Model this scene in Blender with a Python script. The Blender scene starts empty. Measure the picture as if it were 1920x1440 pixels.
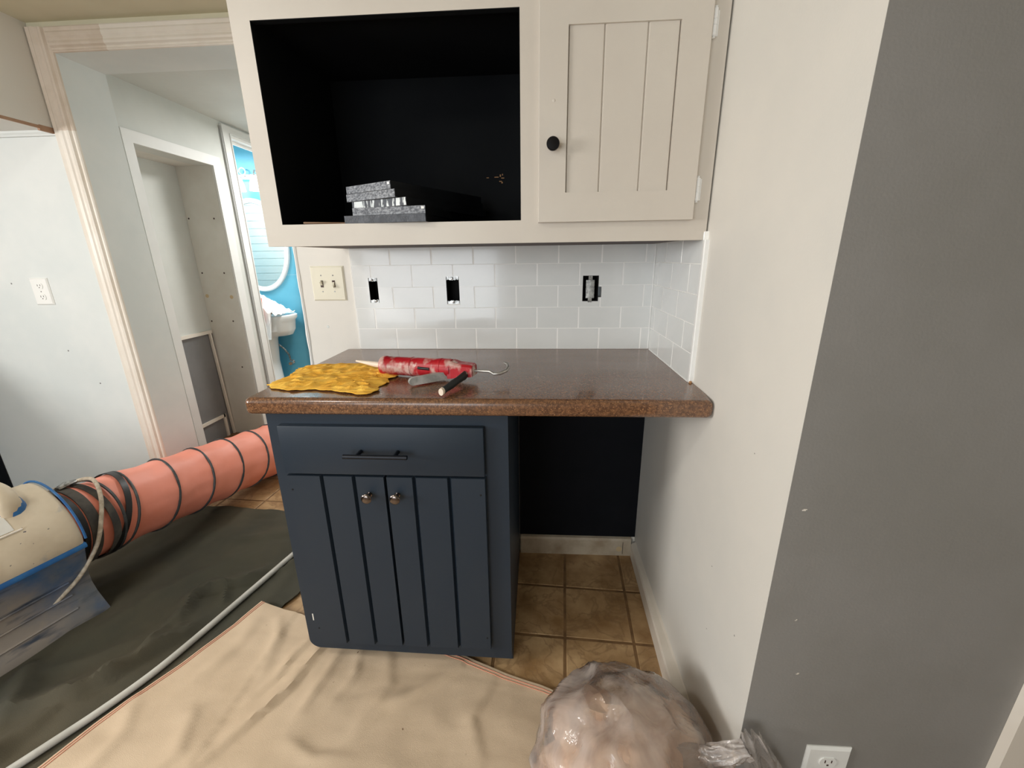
import bpy, bmesh, math, random
from mathutils import Vector, Matrix, noise
random.seed(7)
SC = bpy.context.scene
COL = SC.collection
R = math.radians
PI = math.pi

# ------------------------------------------------------------------ camera
cam_d = bpy.data.cameras.new('camera')
cam = bpy.data.objects.new('camera', cam_d)
COL.objects.link(cam)
SC.camera = cam
cam_d.sensor_width = 36
cam_d.lens = 784.306 / 1920 * 36
cam_d.clip_start = 0.02
CAM = Vector((0.0813, -1.5698, 1.2528))
pit, yaw, rol = R(-16.8109), R(3.6672), R(-0.7978)
fw = Vector((-math.sin(yaw) * math.cos(pit), math.cos(yaw) * math.cos(pit), math.sin(pit)))
rt = Vector((math.cos(yaw), math.sin(yaw), 0))
up = rt.cross(fw)
rt2 = rt * math.cos(rol) + up * math.sin(rol)
up2 = up * math.cos(rol) - rt * math.sin(rol)
m = Matrix((rt2, up2, -fw)).transposed().to_4x4()
m.translation = CAM
cam.matrix_world = m

# ------------------------------------------------------------------ world, lights, exposure
SC.view_settings.view_transform = 'Standard'
SC.view_settings.look = 'None'
SC.view_settings.exposure = -0.03
SC.view_settings.gamma = 1.0
SC.view_settings.use_curve_mapping = False
w = bpy.data.worlds.new('world')
SC.world = w
w.use_nodes = True
w.node_tree.nodes['Background'].inputs[0].default_value = (0.75, 0.87, 1.0, 1)
w.node_tree.nodes['Background'].inputs[1].default_value = 0.6


def area(name, loc, target, sx, sy, power, color):
    d = bpy.data.lights.new(name, 'AREA')
    d.shape = 'RECTANGLE'
    d.size = sx
    d.size_y = sy
    d.energy = power
    d.color = color
    o = bpy.data.objects.new(name, d)
    COL.objects.link(o)
    o.location = loc
    o.rotation_euler = (Vector(target) - Vector(loc)).to_track_quat('-Z', 'Y').to_euler()
    return o


# daylight through the kitchen window (left wall) and an added fill light behind the camera
area('daylight_side_window', (-3.20, -1.95, 1.46), (0.0, -1.55, 1.20), 1.0, 0.55, 54, (1.0, 0.975, 0.935))
area('rear_fill', (-1.2, -3.50, 1.25), (-1.2, 0.0, 1.0), 1.6, 1.5, 36, (0.94, 0.975, 1.0))
# kitchen ceiling lamp, then added fill lights that brighten hall and bathroom
area('kitchen_lamp', (-1.35, -1.55, 2.06), (-1.0, -1.2, 0.0), 0.25, 0.25, 9, (1.0, 0.96, 0.91))
area('hall_fill', (-1.35, 1.7, 2.08), (-1.35, 1.65, 0.0), 0.3, 0.3, 21, (1.0, 0.985, 0.96))
area('bathroom_fill', (-2.7, 1.75, 2.14), (-2.7, 1.8, 0.0), 0.3, 0.3, 21, (1.0, 0.99, 0.95))

# ------------------------------------------------------------------ materials
def lin(c):
    return tuple((v / 255 / 12.92) if v / 255 <= 0.04045 else ((v / 255 + 0.055) / 1.055) ** 2.4 for v in c) + (1,)


def mat(name, c, rough=0.5, metal=0.0, c2=None, scale=8.0, lo=0.4, hi=0.6, bump=0.0, bscale=60.0,
        detail=4.0, coord='Object', spec=0.5, stretch=None, coat=0.0, rough2=None):
    """principled material; c2 is mixed in by a noise with the given scale and threshold band"""
    M = bpy.data.materials.new(name)
    M.use_nodes = True
    nt = M.node_tree
    N, L = nt.nodes, nt.links
    b = N['Principled BSDF']
    b.inputs['Base Color'].default_value = lin(c)
    b.inputs['Roughness'].default_value = rough
    b.inputs['Metallic'].default_value = metal
    b.inputs['Specular IOR Level'].default_value = spec
    b.inputs['Coat Weight'].default_value = coat
    if coord == 'World':
        g = N.new('ShaderNodeNewGeometry')
        vec = g.outputs['Position']
    else:
        g = N.new('ShaderNodeTexCoord')
        vec = g.outputs['Object']
    if stretch:
        mp = N.new('ShaderNodeMapping')
        mp.inputs['Scale'].default_value = stretch
        L.new(vec, mp.inputs[0])
        vec = mp.outputs[0]
    if c2 is not None:
        n = N.new('ShaderNodeTexNoise')
        n.inputs['Scale'].default_value = scale
        n.inputs['Detail'].default_value = detail
        n.inputs['Roughness'].default_value = 0.6
        L.new(vec, n.inputs['Vector'])
        r = N.new('ShaderNodeMapRange')
        r.inputs['From Min'].default_value = lo
        r.inputs['From Max'].default_value = hi
        L.new(n.outputs[0], r.inputs[0])
        mx = N.new('ShaderNodeMix')
        mx.data_type = 'RGBA'
        L.new(r.outputs[0], mx.inputs[0])
        mx.inputs[6].default_value = lin(c)
        mx.inputs[7].default_value = lin(c2)
        L.new(mx.outputs[2], b.inputs['Base Color'])
        if rough2 is not None:
            r2 = N.new('ShaderNodeMapRange')
            r2.inputs['To Min'].default_value = rough
            r2.inputs['To Max'].default_value = rough2
            L.new(r.outputs[0], r2.inputs[0])
            L.new(r2.outputs[0], b.inputs['Roughness'])
    if bump:
        n2 = N.new('ShaderNodeTexNoise')
        n2.inputs['Scale'].default_value = bscale
        n2.inputs['Detail'].default_value = 3
        L.new(vec, n2.inputs['Vector'])
        bp = N.new('ShaderNodeBump')
        bp.inputs['Strength'].default_value = bump
        bp.inputs['Distance'].default_value = 0.002
        L.new(n2.outputs[0], bp.inputs['Height'])
        L.new(bp.outputs[0], b.inputs['Normal'])
    return M


def overlay(M, c2, scale, lo, hi, stretch=None, detail=6):
    """second noise layer over the base colour of a material made by mat()"""
    nt = M.node_tree
    N, L = nt.nodes, nt.links
    b = N['Principled BSDF']
    inp = b.inputs['Base Color']
    g = N.new('ShaderNodeTexCoord')
    mp = N.new('ShaderNodeMapping')
    mp.inputs['Scale'].default_value = stretch or (1, 1, 1)
    mp.inputs['Location'].default_value = (3.1, 1.7, 5.3)
    L.new(g.outputs['Object'], mp.inputs[0])
    n = N.new('ShaderNodeTexNoise')
    n.inputs['Scale'].default_value = scale
    n.inputs['Detail'].default_value = detail
    L.new(mp.outputs[0], n.inputs['Vector'])
    r = N.new('ShaderNodeMapRange')
    r.inputs['From Min'].default_value = lo
    r.inputs['From Max'].default_value = hi
    L.new(n.outputs[0], r.inputs[0])
    mx = N.new('ShaderNodeMix')
    mx.data_type = 'RGBA'
    L.new(r.outputs[0], mx.inputs[0])
    if inp.is_linked:
        L.new(inp.links[0].from_socket, mx.inputs[6])
    else:
        mx.inputs[6].default_value = inp.default_value
    mx.inputs[7].default_value = lin(c2)
    L.new(mx.outputs[2], inp)
    return M


M = {}
M['wall'] = mat('wall_paint', (226, 222, 214), 0.55, c2=(220, 217, 210), scale=2, bump=0.12, bscale=180)
M['wall_cool'] = mat('wall_paint_cool', (222, 225, 222), 0.6, c2=(214, 219, 217), scale=2.5, bump=0.12, bscale=120)
M['wall_shaded'] = mat('wall_paint_shaded', (143, 140, 136), 0.6, c2=(138, 135, 130), scale=3, bump=0.15, bscale=220)  # same paint as the side wall, with shade darkened into the colour
M['hall'] = mat('hall_paint', (212, 214, 209), 0.6, c2=(206, 208, 203), scale=3, bump=0.1, bscale=150)
M['hall_trim'] = mat('hall_trim_paint', (228, 228, 225), 0.5, c2=(222, 222, 219), scale=3)
M['hall_shade'] = mat('hall_shade_grey', (168, 168, 166), 0.7)  # flat grey standing in for shade next to the bathroom casing
M['hall_dark'] = mat('hall_grey_panel', (126, 126, 126), 0.6, c2=(118, 118, 119), scale=4)
M['board'] = mat('wallboard', (226, 224, 217), 0.7, c2=(212, 208, 198), scale=4, lo=0.35, hi=0.75)
M['ceiling'] = mat('ceiling_paint', (222, 216, 190), 0.8, c2=(204, 198, 172), scale=1.4, lo=0.35, hi=0.7, bump=0.1)
M['trim'] = mat('trim_paint', (235, 228, 217), 0.4, c2=(228, 219, 206), scale=5, bump=0.08, bscale=90)
M['trim_old'] = mat('worn_baseboard_paint', (196, 184, 164), 0.5, c2=(160, 142, 118), scale=9, lo=0.45, hi=0.75)
M['glue'] = mat('dried_glue', (206, 184, 146), 0.8)
M['casing_shade'] = mat('casing_paint_shaded', (222, 208, 193), 0.6, c2=(214, 199, 182), scale=9)  # shadow under the soffit line, painted into the casing as a darker beige
M['trim_white'] = mat('white_trim_paint', (240, 240, 238), 0.4)
M['cab_white'] = mat('cabinet_greige_paint', (209, 202, 191), 0.42, c2=(205, 197, 186), scale=2.5, bump=0.06, bscale=250)
M['cab_black'] = mat('black_interior_paint', (15, 17, 20), 0.8, c2=(19, 21, 23), scale=3, spec=0.15, bump=0.05)
M['navy'] = mat('navy_paint', (35, 46, 58), 0.45, spec=0.35, c2=(38, 48, 59), scale=3, bump=0.08, bscale=200)
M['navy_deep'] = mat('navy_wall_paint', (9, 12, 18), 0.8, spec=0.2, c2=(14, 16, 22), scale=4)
M['tile'] = mat('white_ceramic_tile', (228, 229, 227), 0.14, c2=(224, 226, 224), scale=6, coat=0.2)
M['grout'] = mat('white_grout', (250, 249, 246), 0.7)
M['metal'] = mat('galvanised_metal', (190, 190, 188), 0.35, 0.9, c2=(120, 120, 118), scale=60)
M['black'] = mat('black_plastic', (16, 16, 18), 0.4)
M['void'] = mat('dark_box_interior', (8, 8, 8), 0.9)
M['ivory'] = mat('ivory_plastic', (230, 225, 206), 0.35)
M['white_plastic'] = mat('white_plastic', (238, 238, 234), 0.35)
M['knob_black'] = mat('black_knob_metal', (22, 20, 22), 0.3, 0.6)
M['knob_bronze'] = mat('polished_dark_chrome', (120, 110, 105), 0.18, 1.0)
M['handle'] = mat('handle_black', (24, 28, 36), 0.35, 0.5)
M['chrome'] = mat('chrome', (215, 215, 215), 0.15, 1.0)
M['rod_steel'] = mat('brushed_steel', (188, 186, 182), 0.38, 0.8)
M['blue_wall'] = mat('bathroom_blue_paint', (98, 176, 202), 0.5, c2=(90, 168, 196), scale=3)
M['porcelain'] = mat('porcelain', (238, 242, 243), 0.12, coat=0.3)
M['rag_white'] = mat('white_cloth', (238, 236, 234), 0.9)
M['rag_pink'] = mat('coral_cloth', (238, 120, 100), 0.9)
M['mirror'] = mat('mirror_glass', (232, 240, 236), 0.02, 1.0)
M['rope'] = mat('rope_cord', (208, 196, 178), 0.85, c2=(176, 162, 142), scale=60, bump=0.5, bscale=300)
M['strap'] = mat('strap_webbing', (58, 56, 54), 0.8, c2=(84, 80, 74), scale=14, bump=0.3, bscale=400)
M['wire'] = mat('wire_sleeve', (52, 56, 58), 0.5, c2=(96, 100, 100), scale=12, lo=0.5, hi=0.75)
M['duct'] = mat('orange_duct_fabric', (246, 158, 138), 0.5, c2=(238, 142, 116), scale=3.2, lo=0.35, hi=0.7, bump=0.5, bscale=22)
M['beige_shell'] = mat('beige_plastic_shell', (222, 208, 184), 0.5, c2=(208, 193, 168), scale=5, bump=0.15, bscale=30)
overlay(M['beige_shell'], (92, 88, 96), 16, 0.69, 0.715, (1.2, 3.0, 4))
overlay(M['beige_shell'], (196, 178, 154), 9, 0.5, 0.8)
overlay(M['beige_shell'], (98, 134, 168), 4, 0.66, 0.74)
M['blue_shell'] = mat('dusty_blue_plastic', (58, 98, 144), 0.6, c2=(112, 120, 130), scale=5.5, lo=0.36, hi=0.56, bump=0.25, bscale=30, detail=7)
overlay(M['blue_shell'], (158, 148, 138), 4.2, 0.46, 0.66)
overlay(M['blue_shell'], (70, 78, 92), 7, 0.55, 0.7, (1, 1, 4))
M['blue_clean'] = mat('blue_plastic_edge', (36, 96, 158), 0.5, c2=(48, 110, 168), scale=20)
M['olive'] = mat('olive_tarp_cloth', (66, 64, 50), 0.85, c2=(58, 57, 46), scale=3, bump=0.4, bscale=500)
overlay(M['olive'], (84, 76, 58), 2.2, 0.5, 0.8)
M['canvas'] = mat('canvas_cloth', (211, 189, 162), 0.95, c2=(200, 177, 149), scale=2.4, lo=0.35, hi=0.7, bump=0.35, bscale=600)
overlay(M['canvas'], (120, 92, 66), 34, 0.735, 0.765)
def crumple(M_, scale, dist, stretch):
    nt = M_.node_tree
    N, L = nt.nodes, nt.links
    b = N['Principled BSDF']
    g = N.new('ShaderNodeNewGeometry')
    mp = N.new('ShaderNodeMapping')
    mp.inputs['Scale'].default_value = stretch
    mp.inputs['Rotation'].default_value = (0, 0, .6)
    L.new(g.outputs['Position'], mp.inputs[0])
    n = N.new('ShaderNodeTexNoise')
    n.inputs['Scale'].default_value = scale
    n.inputs['Detail'].default_value = 2.2
    n.inputs['Distortion'].default_value = .15
    L.new(mp.outputs[0], n.inputs['Vector'])
    bp = N.new('ShaderNodeBump')
    bp.inputs['Strength'].default_value = .8
    bp.inputs['Distance'].default_value = dist
    L.new(n.outputs[0], bp.inputs['Height'])
    if b.inputs['Normal'].is_linked:
        L.new(b.inputs['Normal'].links[0].from_socket, bp.inputs['Normal'])
    L.new(bp.outputs[0], b.inputs['Normal'])
crumple(M['canvas'], 3.2, .020, (1, 2.0, 1))
crumple(M['olive'], 3.0, .03, (1, 2.0, 1))
M['seam'] = mat('pink_seam_thread', (222, 150, 124), 0.9)
M['pole'] = mat('grey_white_pole', (206, 204, 196), 0.4, c2=(190, 188, 180), scale=10)
M['cloth_y'] = mat('yellow_microfibre', (255, 203, 84), 0.95, c2=(250, 186, 64), scale=30, bump=0.6, bscale=350)
overlay(M['cloth_y'], (222, 214, 200), 16, 0.72, 0.76)
M['gun_red'] = mat('worn_red_paint', (168, 22, 34), 0.35, c2=(186, 34, 44), scale=20, lo=0.4, hi=0.7)
overlay(M['gun_red'], (206, 172, 162), 26, 0.50, 0.66, (1.3, 1, 1), 12)
overlay(M['gun_red'], (226, 206, 196), 14, 0.60, 0.66, (1.6, 1, 1), 12)
M['gun_grey'] = mat('cast_aluminium', (214, 214, 210), 0.42, 0.2, c2=(170, 172, 168), scale=20)
M['gun_grip'] = mat('black_grip_rubber', (38, 42, 42), 0.6, c2=(200, 200, 190), scale=28, lo=0.60, hi=0.66)
M['nozzle'] = mat('caulk_nozzle', (236, 220, 202), 0.45)
M['shelf_paint'] = mat('shelf_black_paint', (17, 18, 21), 0.38, c2=(24, 26, 29), scale=20)
M['shelf_end'] = mat('shelf_end_scuffed', (78, 82, 90), 0.4, c2=(178, 182, 188), scale=120, lo=0.40, hi=0.75, bump=0.8, bscale=200, stretch=(1, 1, 1.6))
M['shelf_end_b'] = mat('shelf_end_streaked', (52, 58, 68), 0.45, c2=(226, 232, 232), scale=32, lo=0.49, hi=0.52, stretch=(2.2, 2.2, .35), bump=0.6, bscale=200)
M['shelf_end_c'] = mat('shelf_end_dark', (50, 54, 62), 0.45, c2=(82, 86, 94), scale=40, lo=0.4, hi=0.7, bump=0.6, bscale=200)
M['wood_raw'] = mat('raw_wood_strip', (176, 142, 116), 0.7, c2=(158, 122, 96), scale=12)
M['brown'] = mat('dark_brown_underside', (66, 48, 44), 0.6, c2=(80, 58, 50), scale=10)
M['rust'] = mat('rust_putty', (166, 124, 84), 0.8)
M['peach'] = mat('peach_paper', (240, 208, 178), 0.8, c2=(226, 184, 150), scale=9, bump=0.5, bscale=40)

# speckled laminate counter
def counter_mat():
    A = mat('speckled_brown_laminate', (92, 64, 46), 0.14, c2=(128, 90, 62), scale=150, lo=0.42, hi=0.62, coord='World', spec=0.6, coat=0.2)
    nt = A.node_tree
    N, L = nt.nodes, nt.links
    b = N['Principled BSDF']
    src = b.inputs['Base Color'].links[0].from_socket
    g = N.new('ShaderNodeNewGeometry')
    n = N.new('ShaderNodeTexNoise')
    n.inputs['Scale'].default_value = 320
    n.inputs['Detail'].default_value = 2
    L.new(g.outputs['Position'], n.inputs['Vector'])
    r = N.new('ShaderNodeMapRange')
    r.inputs['From Min'].default_value = 0.60
    r.inputs['From Max'].default_value = 0.68
    L.new(n.outputs[0], r.inputs[0])
    mx = N.new('ShaderNodeMix')
    mx.data_type = 'RGBA'
    L.new(r.outputs[0], mx.inputs[0])
    L.new(src, mx.inputs[6])
    mx.inputs[7].default_value = lin((168, 122, 84))
    L.new(mx.outputs[2], b.inputs['Base Color'])
    n3 = N.new('ShaderNodeTexNoise')
    n3.inputs['Scale'].default_value = 5
    mp = N.new('ShaderNodeMapping')
    mp.inputs['Scale'].default_value = (0.5, 2.2, 1)
    L.new(g.outputs['Position'], mp.inputs[0])
    L.new(mp.outputs[0], n3.inputs['Vector'])
    r3 = N.new('ShaderNodeMapRange')
    r3.inputs['To Min'].default_value = 0.12
    r3.inputs['To Max'].default_value = 0.34
    L.new(n3.outputs[0], r3.inputs[0])
    L.new(r3.outputs[0], b.inputs['Roughness'])
    return A


M['counter'] = counter_mat()

# marbled vinyl floor tile
M['vinyl'] = mat('marbled_vinyl', (196, 164, 122), 0.42, c2=(146, 112, 72), scale=7, lo=0.36, hi=0.66, coord='World', detail=8, bump=0.3, bscale=40)
def _vein():
    nt = M['vinyl'].node_tree
    N, L = nt.nodes, nt.links
    b = N['Principled BSDF']
    src = b.inputs['Base Color'].links[0].from_socket
    g = N.new('ShaderNodeNewGeometry')
    n = N.new('ShaderNodeTexNoise')
    n.inputs['Scale'].default_value = 9
    n.inputs['Detail'].default_value = 5
    n.inputs['Distortion'].default_value = 1.2
    L.new(g.outputs['Position'], n.inputs['Vector'])
    a = N.new('ShaderNodeMath'); a.operation = 'SUBTRACT'; a.inputs[1].default_value = 0.5
    L.new(n.outputs[0], a.inputs[0])
    c = N.new('ShaderNodeMath'); c.operation = 'ABSOLUTE'
    L.new(a.outputs[0], c.inputs[0])
    r = N.new('ShaderNodeMapRange')
    r.inputs['From Min'].default_value = 0.0
    r.inputs['From Max'].default_value = 0.035
    r.inputs['To Min'].default_value = 0.6
    r.inputs['To Max'].default_value = 0.0
    L.new(c.outputs[0], r.inputs[0])
    mx = N.new('ShaderNodeMix')
    mx.data_type = 'RGBA'
    L.new(r.outputs[0], mx.inputs[0])
    L.new(src, mx.inputs[6])
    mx.inputs[7].default_value = lin((136, 106, 74))
    L.new(mx.outputs[2], b.inputs['Base Color'])
_vein()
M['vinyl_groove'] = mat('vinyl_groove', (138, 106, 70), 0.6, c2=(112, 84, 54), scale=12, coord='World')

# clear plastic film
def film():
    A = bpy.data.materials.new('clear_plastic_film')
    A.use_nodes = True
    N, L = A.node_tree.nodes, A.node_tree.links
    N.remove(N['Principled BSDF'])
    out = N['Material Output']
    tr = N.new('ShaderNodeBsdfTransparent'); tr.inputs[0].default_value = (0.97, 0.96, 0.95, 1)
    gl = N.new('ShaderNodeBsdfGlossy'); gl.inputs['Roughness'].default_value = 0.12
    gl.inputs[0].default_value = (1, 1, 1, 1)
    df = N.new('ShaderNodeBsdfDiffuse'); df.inputs[0].default_value = lin((244, 234, 228))
    fr = N.new('ShaderNodeFresnel'); fr.inputs[0].default_value = 1.6
    tc = N.new('ShaderNodeTexCoord')
    nz = N.new('ShaderNodeTexNoise'); nz.inputs['Scale'].default_value = 7; nz.inputs['Detail'].default_value = 5
    nz.inputs['Distortion'].default_value = 1.5
    L.new(tc.outputs['Object'], nz.inputs['Vector'])
    bp = N.new('ShaderNodeBump'); bp.inputs['Strength'].default_value = 0.9; bp.inputs['Distance'].default_value = 0.03
    L.new(nz.outputs[0], bp.inputs['Height'])
    for s in (gl, fr):
        L.new(bp.outputs[0], s.inputs['Normal'])
    r = N.new('ShaderNodeMapRange')
    r.inputs['From Min'].default_value = 0.40; r.inputs['From Max'].default_value = 0.62
    r.inputs['To Min'].default_value = 0.18; r.inputs['To Max'].default_value = 0.58
    L.new(nz.outputs[0], r.inputs[0])
    tl = N.new('ShaderNodeBsdfTranslucent'); tl.inputs[0].default_value = (.95, .92, .9, 1)
    m0 = N.new('ShaderNodeMixShader'); m0.inputs[0].default_value = .35; L.new(df.outputs[0], m0.inputs[1]); L.new(tl.outputs[0], m0.inputs[2])
    m1 = N.new('ShaderNodeMixShader'); L.new(r.outputs[0], m1.inputs[0]); L.new(tr.outputs[0], m1.inputs[1]); L.new(m0.outputs[0], m1.inputs[2])
    m2 = N.new('ShaderNodeMixShader'); L.new(fr.outputs[0], m2.inputs[0]); L.new(m1.outputs[0], m2.inputs[1]); L.new(gl.outputs[0], m2.inputs[2])
    L.new(m2.outputs[0], out.inputs[0])
    return A


M['film'] = film()


def emit(name, c, s):
    A = bpy.data.materials.new(name)
    A.use_nodes = True
    b = A.node_tree.nodes['Principled BSDF']
    b.inputs['Base Color'].default_value = (0.9, 0.9, 0.9, 1)
    b.inputs['Emission Color'].default_value = c + (1,)
    b.inputs['Emission Strength'].default_value = s
    return A


M['lamp_glass'] = emit('lit_lamp_glass', (1.0, 0.98, 0.94), 5.0)

# ------------------------------------------------------------------ mesh helpers
class MB:
    """collects shapes in world coordinates; build() links them as one mesh object"""

    def __init__(self):
        self.v = []
        self.f = []
        self.s = []

    def add(self, vs, fs, smooth=False):
        n = len(self.v)
        self.v += [Vector(p) for p in vs]
        self.f += [tuple(i + n for i in f) for f in fs]
        self.s += [smooth] * len(fs)
        return self

    def box(self, x0, x1, y0, y1, z0, z1):
        vs = [(x, y, z) for z in (z0, z1) for y in (y0, y1) for x in (x0, x1)]
        fs = [(0, 2, 3, 1), (4, 5, 7, 6), (0, 1, 5, 4), (2, 6, 7, 3), (0, 4, 6, 2), (1, 3, 7, 5)]
        return self.add(vs, fs)

    def bbox(self, x0, x1, y0, y1, z0, z1, b=0.002, seg=2):
        bm = bmesh.new()
        bmesh.ops.create_cube(bm, size=1)
        for v in bm.verts:
            v.co = Vector((x0 + (v.co.x + .5) * (x1 - x0), y0 + (v.co.y + .5) * (y1 - y0), z0 + (v.co.z + .5) * (z1 - z0)))
        bmesh.ops.bevel(bm, geom=list(bm.edges), offset=b, segments=seg, profile=0.5, affect='EDGES')
        self.frombm(bm, True)
        return self

    def frombm(self, bm, smooth=False, M4=None):
        bm.verts.index_update()
        self.add([(M4 @ v.co if M4 else v.co.copy()) for v in bm.verts], [tuple(v.index for v in f.verts) for f in bm.faces], smooth)
        bm.free()
        return self

    def prism(self, pts, axis, a, b, smooth=False):
        """pts 2D polygon extruded along axis ('x','y','z') from a to b"""
        n = len(pts)
        def P(p, t):
            return {'x': (t, p[0], p[1]), 'y': (p[0], t, p[1]), 'z': (p[0], p[1], t)}[axis]
        vs = [P(p, a) for p in pts] + [P(p, b) for p in pts]
        k = len(self.v)
        self.add(vs, [tuple(range(n))[::-1], tuple(range(n, 2 * n))])
        self.add([], [])
        self.f += [(k + i, k + (i + 1) % n, k + n + (i + 1) % n, k + n + i) for i in range(n)]
        self.s += [smooth] * n
        return self

    def tube(self, path, r, seg=10, cap=True, smooth=True, flat=None):
        """round tube along path; r number or list; flat=(su,sv) squash"""
        path = [Vector(p) for p in path]
        n = len(path)
        rs = r if isinstance(r, (list, tuple)) else [r] * n
        T = [(path[min(i + 1, n - 1)] - path[max(i - 1, 0)]).normalized() for i in range(n)]
        ref = Vector((0, 0, 1)) if abs(T[0].z) < 0.9 else Vector((1, 0, 0))
        u = T[0].cross(ref).normalized()
        vs = []
        for i in range(n):
            u = (u - T[i] * u.dot(T[i]))
            u = u.normalized() if u.length > 1e-6 else T[i].orthogonal().normalized()
            v = T[i].cross(u)
            for k in range(seg):
                a = 2 * PI * k / seg
                su, sv = flat or (1, 1)
                vs.append(path[i] + (u * math.cos(a) * su + v * math.sin(a) * sv) * rs[i])
        fs = [(i * seg + k, i * seg + (k + 1) % seg, (i + 1) * seg + (k + 1) % seg, (i + 1) * seg + k) for i in range(n - 1) for k in range(seg)]
        if cap:
            fs += [tuple(range(seg))[::-1], tuple((n - 1) * seg + k for k in range(seg))]
        return self.add(vs, fs, smooth)

    def lathe(self, prof, o, d, seg=32, smooth=True):
        """prof: list of (t along d, radius)"""
        o = Vector(o)
        d = Vector(d).normalized()
        u = d.orthogonal().normalized()
        v = d.cross(u)
        vs = []
        for t, r in prof:
            for k in range(seg):
                a = 2 * PI * k / seg
                vs.append(o + d * t + (u * math.cos(a) + v * math.sin(a)) * max(r, 1e-5))
        n = len(prof)
        fs = [(i * seg + k, i * seg + (k + 1) % seg, (i + 1) * seg + (k + 1) % seg, (i + 1) * seg + k) for i in range(n - 1) for k in range(seg)]
        fs += [tuple(range(seg))[::-1], tuple((n - 1) * seg + k for k in range(seg))]
        return self.add(vs, fs, smooth)

    def grid(self, P, nu, nv, thick=0.0, smooth=True):
        """P(u,v)->Vector for u,v in 0..1; optional thickness downwards"""
        pts = [[Vector(P(i / nu, j / nv)) for j in range(nv + 1)] for i in range(nu + 1)]
        vs = [p for row in pts for p in row]
        W = nv + 1
        fs = [(i * W + j, (i + 1) * W + j, (i + 1) * W + j + 1, i * W + j + 1) for i in range(nu) for j in range(nv)]
        if thick:
            n = len(vs)
            vs2 = [p - Vector((0, 0, thick)) for p in vs]
            fs2 = [tuple(n + k for k in f)[::-1] for f in fs]
            rim = []
            for i in range(nu):
                rim += [(i * W, n + i * W, n + (i + 1) * W, (i + 1) * W), (i * W + nv, (i + 1) * W + nv, n + (i + 1) * W + nv, n + i * W + nv)]
            for j in range(nv):
                rim += [(j, j + 1, n + j + 1, n + j), (nu * W + j, n + nu * W + j, n + nu * W + j + 1, nu * W + j + 1)]
            vs += vs2
            fs += fs2 + rim
        return self.add(vs, fs, smooth)

    def build(self, name, m, parent=None, org=None, sharp=None):
        O = Vector(org) if org is not None else (Vector(parent['_org']) if parent is not None else Vector((0, 0, 0)))
        me = bpy.data.meshes.new(name)
        me.from_pydata([tuple(p - O) for p in self.v], [], self.f)
        me.update()
        bm = bmesh.new()
        bm.from_mesh(me)
        bmesh.ops.recalc_face_normals(bm, faces=bm.faces)
        bm.to_mesh(me)
        bm.free()
        for p, s in zip(me.polygons, self.s):
            p.use_smooth = s
        if any(self.s):
            me.set_sharp_from_angle(angle=R(sharp or 40))
        me.materials.append(m)
        o = bpy.data.objects.new(name, me)
        COL.objects.link(o)
        o['_org'] = tuple(O)
        if parent is not None:
            o.parent = parent
            o.location = O - Vector(parent['_org'])
        else:
            o.location = O
        return o


def tag(o, label=None, cat=None, group=None, kind=None):
    if label: o['label'] = label
    if cat: o['category'] = cat
    if group: o['group'] = group
    if kind: o['kind'] = kind
    return o


def thing(name, loc, label, cat, group=None):
    o = bpy.data.objects.new(name, None)
    COL.objects.link(o)
    o.location = loc
    o['_org'] = tuple(loc)
    o.empty_display_size = 0.05
    return tag(o, label, cat, group)


def struct(o, label, cat):
    return tag(o, label, cat, kind='structure')


def panel_rects(u0, u1, v0, v1, holes):
    us = sorted({u0, u1} | {h[k] for h in holes for k in (0, 1) if u0 < h[k] < u1})
    vs = sorted({v0, v1} | {h[k] for h in holes for k in (2, 3) if v0 < h[k] < v1})
    out = []
    for a, b in zip(us, us[1:]):
        for c, d in zip(vs, vs[1:]):
            cx, cy = (a + b) / 2, (c + d) / 2
            if not any(h[0] < cx < h[1] and h[2] < cy < h[3] for h in holes):
                out.append((a, b, c, d))
    return out


# ------------------------------------------------------------------ room shell
H_CEIL = 2.13
YL = 0.236
fl = struct(MB().box(-3.4, 2.3, -3.7, 2.7, -0.06, -0.0015).build('floor', M['vinyl_groove']), 'brown marbled vinyl floor laid in square tiles', 'floor')
# tiles, rotated a little against the room as the floor is
tp = 0.2315
ang = R(3.2)
tb = MB()
g = 0.0048
hw = tp / 2 - g
tb.add([(-hw, -hw, -0.0015), (hw, -hw, -0.0015), (hw, hw, -0.0015), (-hw, hw, -0.0015),
        (-hw + .002, -hw + .002, 0), (hw - .002, -hw + .002, 0), (hw - .002, hw - .002, 0), (-hw + .002, hw - .002, 0)],
       [(4, 5, 6, 7), (0, 1, 5, 4), (1, 2, 6, 5), (2, 3, 7, 6), (3, 0, 4, 7)])
t0 = tb.build('tile', M['vinyl'], fl, org=(0, 0, 0))
first = True
for i in range(-9, 3):
    for j in range(-5, 9):
        x = 0.192 + (i + .5) * tp
        y = -0.206 + (j + .5) * tp
        X = 0.192 + (x - 0.192) * math.cos(ang) + (y + .206) * math.sin(ang)
        Y = -0.206 - (x - 0.192) * math.sin(ang) + (y + .206) * math.cos(ang)
        if X > 0.62 or Y > 2.2 or (X > -0.62 and Y > 0.2) or Y < -1.15 or X < -2.0:
            continue
        o = t0 if first else t0.copy()
        if not first:
            COL.objects.link(o)
        first = False
        o.location = (X, Y, 0)
        o.rotation_euler = (0, 0, -ang)

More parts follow.
